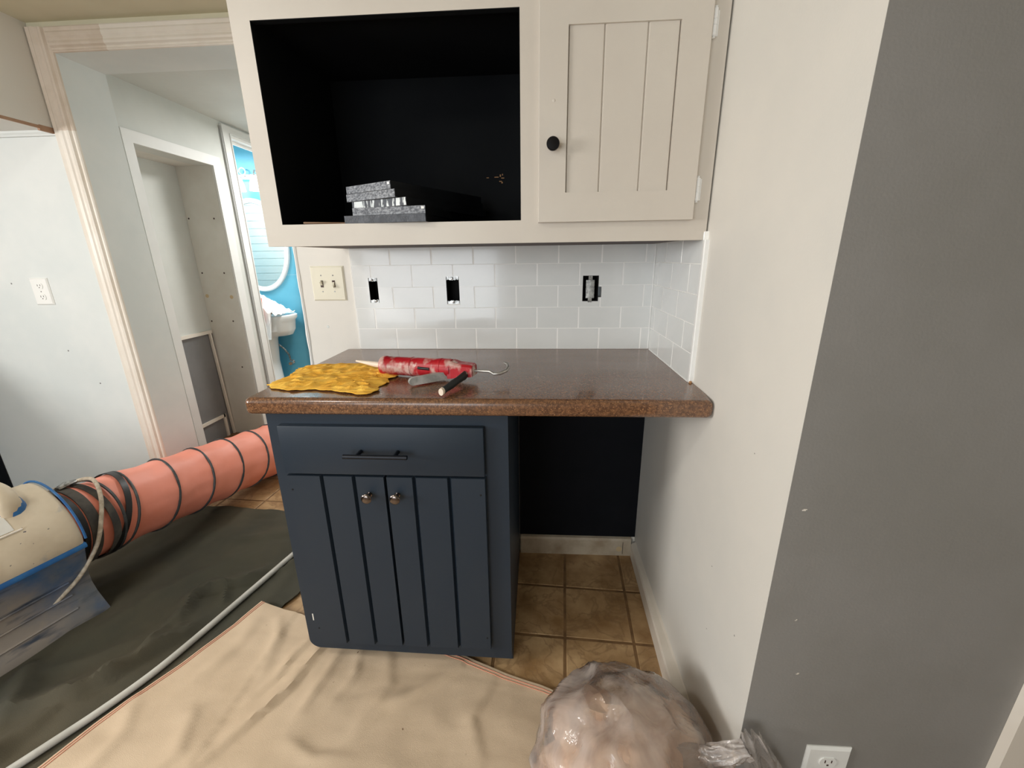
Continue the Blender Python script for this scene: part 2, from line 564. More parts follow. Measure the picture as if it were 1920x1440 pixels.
# back wall (behind the tiles) with three electrical-box holes
HO = [(-0.551, -0.517, 1.096, 1.187), (-0.258, -0.210, 1.090, 1.189), (0.243, 0.300, 1.096, 1.187), (0.300, 0.311, 1.110, 1.148)]
wb = MB()
for a, b, c, d in panel_rects(-0.818, 0.62, 0, H_CEIL, HO[:3] + [(0.300, 0.311, 1.110, 1.148)]):
    wb.box(a, b, 0.008, 0.11, c, d)
wall_back = struct(wb.build('wall_back', M['wall']), 'white niche wall behind the desk counter with subway tile', 'wall')
tp_, tv_ = 0.154, 0.0778


def tile_mesh(a, b, c, d, holes, front, depth, put):
    """subway tile with 0.9 mm chamfer, cut by holes"""
    mb = MB()
    ov = [h for h in holes if h[0] < b and h[1] > a and h[2] < d and h[3] > c]
    gp = 0.0017
    a, b, c, d = a + gp, b - gp, c + .0004, d - .0004
    if not ov:
        ch = 0.0012
        q = [put(a, front + depth, c), put(b, front + depth, c), put(b, front + depth, d), put(a, front + depth, d),
             put(a, front + ch, c), put(b, front + ch, c), put(b, front + ch, d), put(a, front + ch, d),
             put(a + ch, front, c + ch), put(b - ch, front, c + ch), put(b - ch, front, d - ch), put(a + ch, front, d - ch)]
        mb.add(q, [(8, 9, 10, 11), (4, 5, 9, 8), (5, 6, 10, 9), (6, 7, 11, 10), (7, 4, 8, 11),
                   (0, 1, 5, 4), (1, 2, 6, 5), (2, 3, 7, 6), (3, 0, 4, 7)])
    else:
        for (e, f, g_, h_) in panel_rects(a, b, c, d, ov):
            q = [put(x, y, z) for z in (g_, h_) for y in (front, front + depth) for x in (e, f)]
            mb.add(q, [(0, 2, 3, 1), (4, 5, 7, 6), (0, 1, 5, 4), (2, 6, 7, 3), (0, 4, 6, 2), (1, 3, 7, 5)])
    return mb


putb = lambda x, y, z: (x, y, z)
for k in range(5):
    z0 = 0.9195 + k * tv_
    z1 = z0 + tv_
    off = 0.5 if k % 2 else 0.0
    xs_ = [-0.611] + [x for x in [(n + off) * tp_ for n in range(-5, 5)] if -0.600 < x < 0.484] + [0.4945]
    for a, b in zip(xs_, xs_[1:]):
        mb = tile_mesh(a, b, z0, z1, HO, 0.0, 0.0075, putb)
        mb.build('tile', M['tile'], wall_back, org=((a + b) / 2, 0, (z0 + z1) / 2))
MB().box(-0.611, 0.4945, 0.0012, 0.008, 0.9185, 0.921).box(-0.6125, -0.611, 0.0, 0.008, 0.9185, 1.30).build('grout_line', M['grout'], wall_back)
gb = MB()
for a, b, c, d in panel_rects(-0.611, 0.4945, 0.9195, 1.31, HO):
    gb.box(a, b, 0.0005, 0.0079, c, d)
gb.build('grout', M['grout'], wall_back)
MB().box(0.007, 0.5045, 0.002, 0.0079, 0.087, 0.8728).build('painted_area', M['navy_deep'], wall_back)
# ragged white corner bead at the free end of the back wall
bd = MB()
pts = []
for i in range(60):
    z = 0.02 + i * 0.0355
    pts.append((-0.8205 + 0.0022 * noise.noise(Vector((0, 0, z * 9))) , 0.0085, z))
bd.tube(pts, [0.0062 + 0.0026 * noise.noise(Vector((3, 1, z[2] * 14))) for z in pts], 6)
tag(bd.build('corner_bead', M['trim_white'], wall_back), 'bright ragged white edge')
# marks on the wall
MB().lathe([(0, .006), (0.0008, .005)], (-0.735, 0.0079, 1.005), (0, -1, 0), 8).build('scuff_mark', M['wall_cool'], wall_back)

# right wall (faces the counter) and its tiles
wr = struct(MB().box(0.505, 0.62, -0.9222, 0.0079, 0, H_CEIL).build('wall_right', M['wall']), 'cream white side wall right of the desk counter', 'wall')
put = lambda u, t, z: (0.4945 + t, -u, z)
for k in range(5):
    z0 = 0.9195 + k * tv_
    z1 = z0 + tv_
    off = 0.5 if k % 2 else 0.0
    ys = [0.0] + [y for y in [0.127 + (n - off) * tp_ for n in range(0, 4)] if 0.012 < y < 0.43] + [0.437]
    for a, b in zip(ys, ys[1:]):
        tile_mesh(a, b, z0, z1, [], 0.0, 0.0075, put).build('tile', M['tile'], wr, org=(0.495, -(a + b) / 2, (z0 + z1) / 2))
MB().box(0.4950, 0.505, -0.437, 0.0, 0.9185, 1.309).build('grout', M['grout'], wr)
ed = MB()
ed.prism([(0.4935, -0.4368), (0.4935, -0.445), (0.496, -0.448), (0.5052, -0.448), (0.5052, -0.4368)], 'z', 0.9185, 1.289)
tag(ed.build('edge_trim', M['trim_white'], wr), 'white vertical edge trim')
cb = MB().tube([(0.4925 + 0.0008 * noise.noise(Vector((z * 40, 0, 0))), -0.0015, z) for z in [0.9195 + i * 0.0123 for i in range(31)]], 0.0024, 6)
cb.build('caulk_bead', M['trim_white'], wr)
MB().tube([(0.4938, -0.015 - i * 0.014, 0.9195) for i in range(31)], 0.0022, 6).build('caulk_bead', M['trim_white'], wr)
MB().lathe([(0, .005), (.004, .002)], (0.4975, -0.448, 0.9195), (0, -1, 0), 8).build('glue_blob', M['rust'], wr)
for (y, z, r) in [(-0.70, 0.53, .0022), (-0.72, 0.36, .0018), (-0.84, 0.47, .0025), (-0.80, .88, .0018)]:
    MB().lathe([(0, r), (0.0006, r * .6)], (0.5052, y, z), (-1, 0, 0), 6).build('nail_dimple', M['wall_shaded'], wr)

# return wall at the right, its shade painted in as grey
wf = struct(MB().box(0.5052, 2.3, -0.923, -0.80, 0, H_CEIL).build('wall_front', M['wall_shaded']), 'return wall filling the right side, shade painted in as grey', 'wall')
for (x, z, s) in [(0.531, 0.834, 1.0), (0.585, 0.47, .7), (0.56, .60, .5)]:
    MB().box(x, x + .006 * s, -0.9234, -0.923, z, z + .002 * s).box(x + .002, x + .008 * s, -0.9235, -0.923, z + .002, z + .0035).build('paint_chip', M['trim'], wf)
# baseboards
bbk = MB().box(0.012, 0.487, -0.012, 0.0078, 0.0, 0.072).prism([(-0.012, .072), (-0.0125, .0735), (-0.008, .083), (0.0078, .087), (0.0078, .072)], 'x', 0.012, 0.487)
bbk.box(0.0095, 0.0118, -0.010, 0.0078, 0, .080)
bb = struct(bbk.build('baseboard_back', M['trim_old']), 'worn cream baseboard at the back of the knee space', 'baseboard')
MB().box(0.452, 0.4535, -0.0135, -0.012, 0.010, 0.068).build('joint_gap', M['void'], bb)
MB().lathe([(0, .013), (.0006, .011)], (0.437, -0.012, 0.033), (0, -1, 0), 9).build('stain', M['glue'], bb)
br = MB()
for (ya, yb) in [(-0.0135, -0.9222)]:
    xa, xb = 0.487, 0.462
    br.add([(xa, ya, 0), (0.5049, ya, 0), (0.5049, ya, .075), (xa + .004, ya, .066), (xa + .0, ya, .058),
            (xb, yb, 0), (0.5049, yb, 0), (0.5049, yb, .075), (xb + .004, yb, .066), (xb, yb, .058)],
           [(0, 1, 2, 3, 4), (9, 8, 7, 6, 5), (0, 4, 9, 5), (4, 3, 8, 9), (3, 2, 7, 8), (0, 5, 6, 1), (1, 6, 7, 2)])
struct(br.build('baseboard_right', M['trim']), 'cream baseboard along the side wall under the counter', 'baseboard')

# left wall with the doorway opening and header
wl = MB()
wl.box(-3.3, -1.783, YL, 0.432, 0, H_CEIL)
wl.box(-1.783, -0.84, YL, 0.432, 2.031, H_CEIL)
wl.box(-0.84, -0.70, 0.1102, 0.432, 0, H_CEIL)
wall_left = struct(wl.build('wall_left', M['wall_cool']), 'white wall around the open doorway, at the left', 'wall')
for (x, z) in [(-2.13, 0.86), (-2.30, 1.17), (-2.02, .70)]:
    MB().lathe([(0, .004), (.0005, .002)], (x, YL, z), (0, -1, 0), 7).build('nail_dimple', M['hall_dark'], wall_left)


def casing_prof(w):
    # (across 0=inner edge .. w=outer, proud depth)
    return [(0, 0), (0, .008), (.004, .011), (.008, .008), (.014, .008), (.019, .016), (.026, .018), (.034, .015), (.040, .015),
            (.046, .019), (.058, .020), (.064, .017), (w - .006, .020), (w - .002, .018), (w, .012), (w, 0)]


W_ = 0.080
pf = casing_prof(W_)
tc = struct(MB().prism([(-1.783 - a, YL - d) for a, d in pf], 'z', 0, 1.765).build('trim_1', M['trim']), 'moulded white door casing around the open doorway', 'trim')
tag(MB().prism([(-1.783 - a, YL - d) for a, d in pf], 'z', 1.765, 2.031 + W_).build('casing_top_piece', M['casing_shade'], tc), 'upper piece with shade painted in as beige')
hd = MB()
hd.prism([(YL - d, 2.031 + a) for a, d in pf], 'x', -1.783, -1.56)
tag(hd.build('head_casing', M['casing_shade'], tc), 'left end of the head casing with shade painted in as beige')
MB().prism([(YL - d, 2.031 + a) for a, d in pf], 'x', -1.56, -0.80).build('head_casing', M['trim'], tc)
# thin jagged gap between head casing and ceiling
MB().box(-1.865, -0.8, YL - .004, YL, 2.113, 2.13).build('filler_strip', M['ceiling'], tc)

cl = struct(MB().box(-3.4, 2.3, -3.7, 0.2358, H_CEIL, H_CEIL + .05).build('ceiling', M['ceiling']), 'dull olive cream kitchen ceiling', 'ceiling')
sag = MB()
def sagp(u, v):
    x = -1.86 + u * 1.2
    y = -0.6 + v * 0.834
    s = 0.014 * math.sin(PI * u) * v
    return (x, y, H_CEIL + .002 - s - .002 * (1 - v))
struct(MB().box(-2.2, -0.7, 0.236, 2.7, 2.1302, 2.18).build('ceiling_hall', M['hall']), 'pale ceiling of the hallway beyond the doorway', 'ceiling')

# soffit at upper left and its raw wood bottom edge
sf = struct(MB().box(-3.3, -1.866, -3.4, YL, 1.772, H_CEIL).build('soffit', M['wall']), 'painted boxed soffit hanging at the upper left', 'soffit')
tag(MB().box(-1.872, -1.8655, -3.4, 0.19, 1.762, 1.7725).build('edge_strip', M['wood_raw'], sf), 'bare brown wood bottom edge')
MB().box(-1.875, -1.865, 0.17, 0.235, 1.755, 1.775).build('broken_edge', M['wood_raw'], sf)
struct(MB().prism([(YL, 1.750), (YL - .012, 1.750), (YL - .014, 1.756), (YL - .010, 1.764), (YL - .010, 1.7718), (YL, 1.7718)], 'x', -3.3, -1.866).build('trim_2', M['wall_cool']), 'narrow pale moulding under the soffit against the wall', 'trim')

# rest of the kitchen, out of view: window wall, rear wall, right wall
wn = MB()
for a, b, c, d in panel_rects(-3.4, YL, 0, H_CEIL, [(-2.55, -0.95, 0.95, 1.76)]):
    wn.box(-3.4, -3.3, a, b, c, d)
struct(wn.build('wall_window', M['wall_cool']), 'white outer wall with the kitchen window', 'wall')
wf1 = MB()
for z in (0.95, 1.35, 1.73):
    wf1.box(-3.36, -3.32, -2.55, -0.95, z, z + .03)
for y in (-2.55, -1.765, -0.98):
    wf1.box(-3.36, -3.32, y, y + .03, .95, 1.76)
wn1 = struct(wf1.build('window_1', M['trim_white']), 'kitchen window with white sash bars', 'window')
rr = MB()
for a, b, c, d in panel_rects(-3.4, 2.3, 0, H_CEIL, [(-2.1, -0.3, 0.1, 2.0)]):
    rr.box(a, b, -3.7, -3.6, c, d)
struct(rr.build('wall_rear', M['wall_cool']), 'wall behind the viewer with an added glazed door', 'wall')
struct(MB().box(2.2, 2.3, -3.6, -0.923, 0, H_CEIL).build('wall_side', M['wall']), 'right outer wall of the kitchen', 'wall')
dr = MB()  # unseen door, added as a frame for the rear fill light
for x in (-2.1, -1.23, -0.36):
    dr.box(x, x + .06, -3.67, -3.63, 0.1, 2.0)
dr.box(-2.1, -.3, -3.67, -3.63, .1, .18).box(-2.1, -.3, -3.67, -3.63, 1.93, 2.0)
struct(dr.build('door_1', M['trim_white']), 'added glazed sliding door behind the viewer, framing the fill light', 'door')
struct(MB().box(0.997, 1.075, -0.941, -0.9232, 0, 2.1).build('trim_3', M['trim']), 'cream door casing edge at the lower right', 'trim')

# ------------------------------------------------------------------ hallway and bathroom
XH = -2.0
wh = MB()
for a, b, c, d in panel_rects(0.4321, 2.62, 0, H_CEIL, [(0.712, 1.263, -1, 1.84), (1.476, 2.25, -1, 2.072)]):
    wh.box(XH - .1, XH, a, b, c, d)
wall_hall = struct(wh.build('wall_hall', M['hall']), 'pale grey hallway wall with closet opening and bathroom doorway', 'wall')
struct(MB().box(XH - .1, -0.7, 2.62, 2.7, 0, H_CEIL).build('wall_far', M['hall']), 'end wall of the hallway', 'wall')
struct(MB().box(-0.7995, -0.7, 0.4321, 2.62, 0, H_CEIL).build('wall_inner', M['hall']), 'right wall of the hallway', 'wall')
# closet
cz = MB()
cz.box(-2.30, -2.2405, 0.60, 1.35, 0.768, 1.95)
closet = struct(cz.build('wall_closet', M['hall']), 'shallow closet recess in the hallway', 'wall')
tag(MB().box(-2.30, -2.243, 0.60, 1.35, 0, 0.766).build('lower_panel', M['hall_dark'], closet), 'dark grey lower panel')
tag(MB().box(-2.24, -2.0002, 1.2590, 1.2628, 0, 1.8398).build('side_panel', M['board'], closet), 'unpainted board with screw holes')
MB().box(-2.24, -2.1002, 0.62, 0.7115, 0, 1.95).build('side_panel', M['board'], closet)
MB().box(-2.24, -2.1002, 0.7115, 1.263, 1.84, 1.9).build('top_panel', M['board'], closet)
MB().box(-2.2405, -2.226, 0.712, 1.245, 0.768, 0.790).build('ledge_strip', M['trim'], closet)
lp = MB().box(-2.2428, -2.232, 0.712, 1.205, 0.150, 0.172).box(-2.2428, -2.232, 1.19, 1.21, 0.0, 0.172)
tag(lp.build('hatch_frame', M['trim'], closet), 'dusty white frame of a low hatch')
for (x, z) in [(-2.225, 1.528), (-2.051, 1.525), (-2.215, 1.18), (-2.058, 1.178), (-2.222, .851), (-2.064, .85), (-2.067, .516)]:
    MB().lathe([(0, .006), (.001, .004)], (x, 1.2590, z), (0, -1, 0), 8).build('screw_hole', M['brown'], closet)
for (x, z) in [(-2.215, 1.026), (-2.04, 1.017)]:
    MB().lathe([(0, .013), (.0008, .010)], (x, 1.2590, z), (0, -1, 0), 10).build('glue_stain', M['glue'], closet)
ls = MB()
ls.add([(-2.240, 1.222, .775), (-2.226, 1.222, .775), (-2.226, 1.236, .775), (-2.240, 1.236, .775),
        (-2.238, 1.245, 0), (-2.222, 1.245, 0), (-2.222, 1.2585, 0), (-2.238, 1.2585, 0)],
       [(0, 1, 2, 3), (4, 5, 6, 7), (0, 1, 5, 4), (1, 2, 6, 5), (2, 3, 7, 6), (3, 0, 4, 7)])
tag(ls.build('corner_strip', M['trim']), 'thin white wood strip standing in the corner of the hallway closet', 'wood strip')
# closet trim and bathroom casing
ct = MB().box(XH, XH + .014, 0.655, 0.712, 0, 1.899).box(XH, XH + .014, 1.263, 1.335, 0, 1.899).box(XH, XH + .014, 0.712, 1.263, 1.84, 1.899)
struct(ct.build('trim_4', M['hall_trim']), 'flat pale trim around the closet opening in the hallway', 'trim')
bt = MB().box(XH, XH + .016, 1.408, 1.476, 0, 2.115).box(XH, XH + .016, 1.476, 2.28, 2.072, 2.115)
bt.box(XH - .1, XH + .022, 1.470, 1.478, 0, 2.072)
bt2 = struct(bt.build('trim_5', M['hall_trim']), 'pale casing of the bathroom doorway', 'trim')
MB().box(XH, XH + .012, 1.396, 1.408, 0, 2.10).build('shade_strip', M['hall_shade'], bt2)  # strip painted grey for the shaded band beside the casing
MB().box(XH - .098, XH - .002, 1.478, 2.25, 2.052, 2.072).box(XH - .06, XH - .05, 1.478, 2.25, 2.035, 2.052).build('door_stop', M['trim_white'], bt2)
# bathroom shell
YB = 2.30
BW = struct(MB().box(-3.4, -2.1003, YB, YB + .1, 0, 2.25).build('wall_bathroom', M['blue_wall']), 'sky blue bathroom wall behind mirror and sink', 'wall')
MB().box(-2.100, -2.0003, 2.2505, 2.3, 0, 2.07).build('side_return', M['blue_wall'], BW)
struct(MB().box(-3.5, -3.4, 1.30, YB + .1, 0, 2.25).build('wall_outer', M['blue_wall']), 'blue bathroom side wall', 'wall')
ws = MB()
for k in range(28):
    ws.box(-3.4, -2.1003, 1.36, 1.370, k * .08 + .002, k * .08 + .078)
wsb = struct(MB().box(-3.4, -2.1003, 1.322, 1.362, 0, 2.25).build('wall_shower', M['grout']), 'white shower surround seen in the mirror', 'wall')
tag(ws.build('tile_courses', M['tile'], wsb), None, kind='stuff')
struct(MB().box(-3.5, -2.1, 1.322, 2.4, 2.25, 2.3).build('ceiling_bathroom', M['trim_white']), 'white bathroom ceiling', 'ceiling')
MB().box(-3.4, -2.1004, YB - .0015, YB, 1.1275, 1.1285).build('scored_line', M['porcelain'], BW)

# mirror
mc = Vector((-2.468, YB, 1.383))
mr = thing('oval_mirror', (mc.x, YB, mc.z - .4), 'oval wall mirror in a white moulded frame on the blue bathroom wall', 'mirror')
def oval_ring(a, b, prof, seg=64):
    mb = MB()
    vs = []
    for k in range(seg):
        t = 2 * PI * k / seg
        for (o, d) in prof:
            vs.append((mc.x + (a + o) * math.cos(t), YB - d, mc.z + (b + o) * math.sin(t)))
    n = len(prof)
    fs = [(k * n + i, k * n + (i + 1) % n, ((k + 1) % seg) * n + (i + 1) % n, ((k + 1) % seg) * n + i) for k in range(seg) for i in range(n)]
    return mb.add(vs, fs, True)
oval_ring(.245, .36, [(0, 0), (0, .012), (.006, .020), (.014, .016), (.020, .022), (.032, .026), (.042, .020), (.045, 0)]).build('frame', M['porcelain'], mr)
gm = MB()
gm.add([(mc.x + .247 * math.cos(2 * PI * k / 64), YB - .008, mc.z + .362 * math.sin(2 * PI * k / 64)) for k in range(64)], [tuple(range(64))])
gm.build('mirror_glass', M['mirror'], mr)

# vanity light above the mirror
vl = thing('vanity_light', (-2.47, YB, 1.93), 'lit white glass vanity lamp on a chrome bar above the mirror', 'lamp')
MB().bbox(-2.72, -2.22, YB - .03, YB, 1.93, 1.975, .006).build('back_plate', M['chrome'], vl)
for x in (-2.62, -2.47, -2.32):
    MB().tube([(x, YB - .03, 1.95), (x, YB - .07, 1.975), (x, YB - .10, 1.99), (x, YB - .115, 1.965), (x, YB - .115, 1.94)], .006, 8).build('arm', M['chrome'], vl)
    MB().lathe([(0, .018), (-.03, .034), (-.07, .044), (-.11, .050), (-.118, .052)], (x, YB - .115, 1.945), (0, 0, 1), 20).build('lamp_shade', M['lamp_glass'], vl)
MB().tube([(-2.47 + .028 * math.cos(a), YB - .035, 1.995 + .028 * math.sin(a)) for a in [i * 2 * PI / 16 for i in range(17)]], .005, 6).build('scroll', M['porcelain'], vl)

# pedestal sink
sk = thing('pedestal_sink', (-2.47, 2.1, 0), 'white pedestal sink under the oval mirror in the bathroom', 'sink')
def ell(cx, cy, a, b, z, n=40, p=2.6):
    out = []
    for k in range(n):
        t = 2 * PI * k / n
        c, s = math.cos(t), math.sin(t)
        x = cx + a * math.copysign(abs(c) ** (2 / p), c)
        y = cy + b * math.copysign(abs(s) ** (2 / p), s)
        out.append((x, min(y, YB - .003), z))
    return out
def loft(rings):
    mb = MB()
    n = len(rings[0])
    vs = [p for r_ in rings for p in r_]
    fs = [(i * n + k, i * n + (k + 1) % n, (i + 1) * n + (k + 1) % n, (i + 1) * n + k) for i in range(len(rings) - 1) for k in range(n)]
    fs += [tuple(range(n))[::-1], tuple((len(rings) - 1) * n + k for k in range(n))]
    return mb.add(vs, fs, True)
bcx, bcy = -2.415, 2.115
loft([ell(bcx, bcy + .03, .10, .07, .585), ell(bcx, bcy + .02, .22, .13, .60), ell(bcx, bcy, .255, .165, .65), ell(bcx, bcy, .265, .175, .735),
      ell(bcx, bcy, .285, .182, .755), ell(bcx, bcy, .288, .184, .782), ell(bcx, bcy, .275, .176, .790), ell(bcx, bcy - .03, .20, .12, .780),
      ell(bcx, bcy - .03, .15, .10, .70), ell(bcx, bcy - .03, .03, .03, .675)]).build('basin', M['porcelain'], sk)
MB().lathe([(0, .13), (.03, .125), (.06, .10), (.35, .085), (.55, .10), (.605, .12)], (-2.455, 2.15, 0), (0, 0, 1), 28).build('pedestal', M['porcelain'], sk)
MB().tube([(-2.50, 2.25, .783), (-2.50, 2.25, .86), (-2.50, 2.20, .89), (-2.50, 2.14, .86)], .012, 10).build('faucet', M['chrome'], sk)
sv = thing('supply_hose', (-2.33, 2.27, .30), 'braided supply hose and chrome valve beside the sink pedestal', 'hose')
MB().tube([(-2.40, 2.2, .60), (-2.42, 2.21, .55), (-2.40, 2.22, .50), (-2.35, 2.24, .44), (-2.32, 2.25, .38), (-2.32, 2.26, .32)], .0085, 8).build('hose', M['metal'], sv)
MB().lathe([(0, .02), (.006, .02), (.008, .009), (.06, .009)], (-2.32, YB, .305), (0, -1, 0), 14).build('valve', M['chrome'], sv)
MB().lathe([(0, .009), (.012, .017), (.02, .017)], (-2.32, YB - .055, .305), (.5, -.6, -.3), 12).build('valve_knob', M['chrome'], sv)
# cloths on the sink
def drape(u, v):
    x = -2.52 + u * .36
    y = 2.20 - v * .46
    f = max(0, 1 - max(0, (x + 2.38)) / .22)
    z = .802 + .14 * (f ** 1.4) * (.55 + .45 * math.sin(PI * min(1, v * 1.2))) + .035 * (.5 - abs(noise.noise(Vector((u * 7, v * 7, 1))))) * 2 * (.4 + f)
    lim = 1.915 if x < -2.225 else 1.96
    if y < lim:
        z -= (lim - y) * (1.7 if x < -2.225 else .0)
        y = lim - (lim - y) * .12
    return (x + .010 * noise.noise(Vector((v * 7, u * 5, 4))), y, max(z, .60 if y < 1.92 else .797))
tag(MB().grid(drape, 34, 34, .004).build('white_towel', M['rag_white']), 'crumpled white towel heaped on the bathroom sink', 'towel')
def drape2(u, v):
    x = -2.42 + u * .165
    z = .955 - v * .20 + .006 * noise.noise(Vector((u * 9, v * 9, 7)))
    y = 1.895 - .03 * v + .004 * math.sin(u * 14)
    return (x, y, z)
tag(MB().grid(drape2, 14, 20, .004).build('coral_cloth', M['rag_pink']), 'coral pink cloth over the sink edge beside the towel', 'cloth')

# ------------------------------------------------------------------ upper cabinet
FY = -0.43
uc = thing('upper_cabinet', (-0.07, 0, 1.289), 'greige painted wall cabinet with open black niche above the counter', 'cabinet')
ub = MB()
ub.box(-0.641, -0.625, FY + .018, 0.0, 1.2925, 2.125)     # left side
ub.build('side_panel', M['cab_white'], uc)
ub = MB().box(0.482, 0.498, FY + .018, 0.0, 1.2925, 2.125)       # right side
ub.build('side_panel', M['cab_white'], uc)
ub = MB().box(-0.625, 0.482, FY + .018, 0.0, 2.10, 2.125)
ub.build('top_panel', M['cab_white'], uc)
tag(MB().box(-0.625, 0.482, FY + .018, 0.0, 1.2925, 1.305).build('bottom_panel', M['brown'], uc), 'dark brown underside')
ff = MB()
holes = [(-0.593, 0.037, 1.3435, 1.790), (0.095, 0.45, 1.36, 1.79), (-0.593, 0.037, 1.86, 2.09), (0.095, .45, 1.86, 2.09)]
for a, b, c, d in panel_rects(-0.641, 0.5005, 1.289, 2.125, holes):
    ff.box(a, b, FY, FY + .018, c, d)
ff.build('face_frame', M['cab_white'], uc)
ni = MB()
ni.box(-0.625, 0.060, -0.016, -0.004, 1.3305, 1.82)
ni.box(-0.6245, -0.600, FY + .0185, -0.016, 1.3305, 1.82)
ni.box(0.0405, 0.060, FY + .0185, -0.016, 1.3305, 1.82)
ni.box(-0.6, 0.0405, FY + .0185, -0.016, 1.81, 1.822)
ni.box(-0.6, 0.0405, FY + .0185, -0.016, 1.3305, 1.3425)
# black paint also covers the inner edges of the opening
ni.box(-0.5932, -0.5915, FY + .0005, FY + .018, 1.3435, 1.790).box(0.0352, 0.0372, FY + .0005, FY + .018, 1.3435, 1.790)
ni.box(-0.593, 0.037, FY + .0005, FY + .018, 1.7885, 1.7905)
tag(ni.build('niche', M['cab_black'], uc), 'black painted open niche')
for (x, z, a, b) in [(-0.068, 1.513, .014, .0025), (-0.050, 1.515, .004, .007), (-0.045, 1.510, .010, .0025), (-0.052, 1.500, .009, .0025), (-.042, 1.519, .003, .005), (-0.095, 1.512, .008, .002), (-.045, 1.495, .005, .004)]:
    MB().box(x, x + a, -0.0165, -0.016, z, z + b).build('paint_chip', M['rust'], uc)


def plank_door(root, x0, x1, z0, z1, y, t, name='door'):
    """frame-and-panel door with three recessed tongue planks"""
    sx0, sx1, sz0, sz1 = x0 + .066, x1 - .067, z0 + .067, z1 - .063
    d = MB()
    d.prism([(x0 + .0015, y), (x1 - .0015, y), (x1, y + .0015), (x1, y + t), (x0, y + t), (x0, y + .0015)], 'z', z0, sz0)
    d.prism([(x0 + .0015, y), (x1 - .0015, y), (x1, y + .0015), (x1, y + t), (x0, y + t), (x0, y + .0015)], 'z', sz1, z1)
    d.prism([(x0 + .0015, y), (sx0, y), (sx0, y + t), (x0, y + t), (x0, y + .0015)], 'z', sz0, sz1)
    d.prism([(sx1, y), (x1 - .0015, y), (x1, y + .0015), (x1, y + t), (sx1, y + t)], 'z', sz0, sz1)
    do = d.build(name, M['cab_white'], root)
    cuts = [sx0 + .0006, 0.2275, 0.3225, sx1 - .0006]
    for a, b in zip(cuts, cuts[1:]):
        g_ = .0028
        p = MB().prism([(a, y + t - .001), (a, y + .0095), (a + g_, y + .0055), (b - g_, y + .0055), (b, y + .0095), (b, y + t - .001)], 'z', sz0, sz1)
        p.build('plank', M['cab_white'], do)
    return do


dY = FY - .0185
ud = plank_door(uc, 0.0805, 0.459, 1.3365, 1.808, dY, .018)
kb = MB().lathe([(0, .009), (.002, .009), (.003, .0055), (.012, .0055), (.015, .011), (.017, .0148), (.024, .0152), (.026, .0135), (.0265, .004)], (0.1145, dY, 1.506), (0, -1, 0), 28)
tag(kb.build('knob', M['knob_black'], ud), 'round black knob')
MB().lathe([(0, .004), (.0008, .0025)], (0.116, dY, 1.600), (0, -1, 0), 10).build('paint_drip', M['cab_white'], ud)
for z in (1.741, 1.405):
    hg = MB().lathe([(-.030, .002), (-.029, .0045), (-.027, .003), (-.025, .0058), (-.006, .0058), (-.0055, .005), (-.005, .0058), (.005, .0058), (.0055, .005), (.006, .0058), (.025, .0058), (.027, .003), (.029, .0045), (.030, .002)],
                    (0.4655, FY - .0065, z), (0, 0, 1), 14)
    hg.box(0.466, 0.476, FY - .002, FY, z - .024, z + .024)
    tag(hg.build('hinge', M['trim_white'], uc), 'white painted barrel hinge')
# upper tier doors, just above the frame of the picture
for (a, b) in [(-0.60, -0.285), (-0.275, 0.04), (0.0805, 0.459)]:
    MB().bbox(a, b, dY, FY - .0005, 1.842, 2.10, .002).build('door', M['cab_white'], uc)

# shelf boards stacked in the niche
bz = [1.3436, 1.3632, 1.3828, 1.4024, 1.4220]
spec = [  # near right corner (x, y), angle deg, width, length
    (-0.203, -0.452, 7, .225, .40), (-0.2035, -0.448, 9, .205, .40), (-0.250, -0.452, 24, .188, .39),
    (-0.277, -0.452, 27.5, .182, .385), (-0.288, -0.447, 28.5, .170, .385)]
labs = ['black shelf board lying at the bottom of the niche stack', 'black shelf board second from the bottom of the niche stack',
        'black shelf board with white streaked end, middle of the niche stack', 'scuffed grey-ended shelf board second from the top of the niche stack',
        'scuffed shelf board lying on top of the niche stack']
ems = ['shelf_end_c', 'shelf_end', 'shelf_end_b', 'shelf_end', 'shelf_end']
for k, (cx, cy, an, wd, ln) in enumerate(spec):
    a = R(an)
    ex = Vector((-math.cos(a), math.sin(a), 0))   # from right near corner to the left
    ey = Vector((math.sin(a), math.cos(a), 0))    # depth direction
    c = Vector((cx, cy, bz[k]))
    t = .0192
    def bx(lo, hi, w0, w1, b0, b1):
        mb = MB()
        vs = [c + ex * w_ + ey * l_ + Vector((0, 0, z_)) for z_ in (b0, b1) for l_ in (lo, hi) for w_ in (w0, w1)]
        return mb.add(vs, [(0, 2, 3, 1), (4, 5, 7, 6), (0, 1, 5, 4), (2, 6, 7, 3), (0, 4, 6, 2), (1, 3, 7, 5)])
    th = thing('shelf_board', c + ex * wd / 2 + ey * ln / 2, labs[k], 'shelf board', 'black shelf boards stacked in the niche')
    bx(.001, ln, 0, wd, 0, t).build('board', M['shelf_paint'], th)
    tag(bx(0, .001, .0006, wd - .0006, .0006, t - .0006).build('end_edge', M[ems[k]], th), 'scuffed grey end edge')
    if k in (1, 4):
        bx(-.0006, 0, .003, .011, .011, .0165).build('white_chip', M['trim_white'], th)
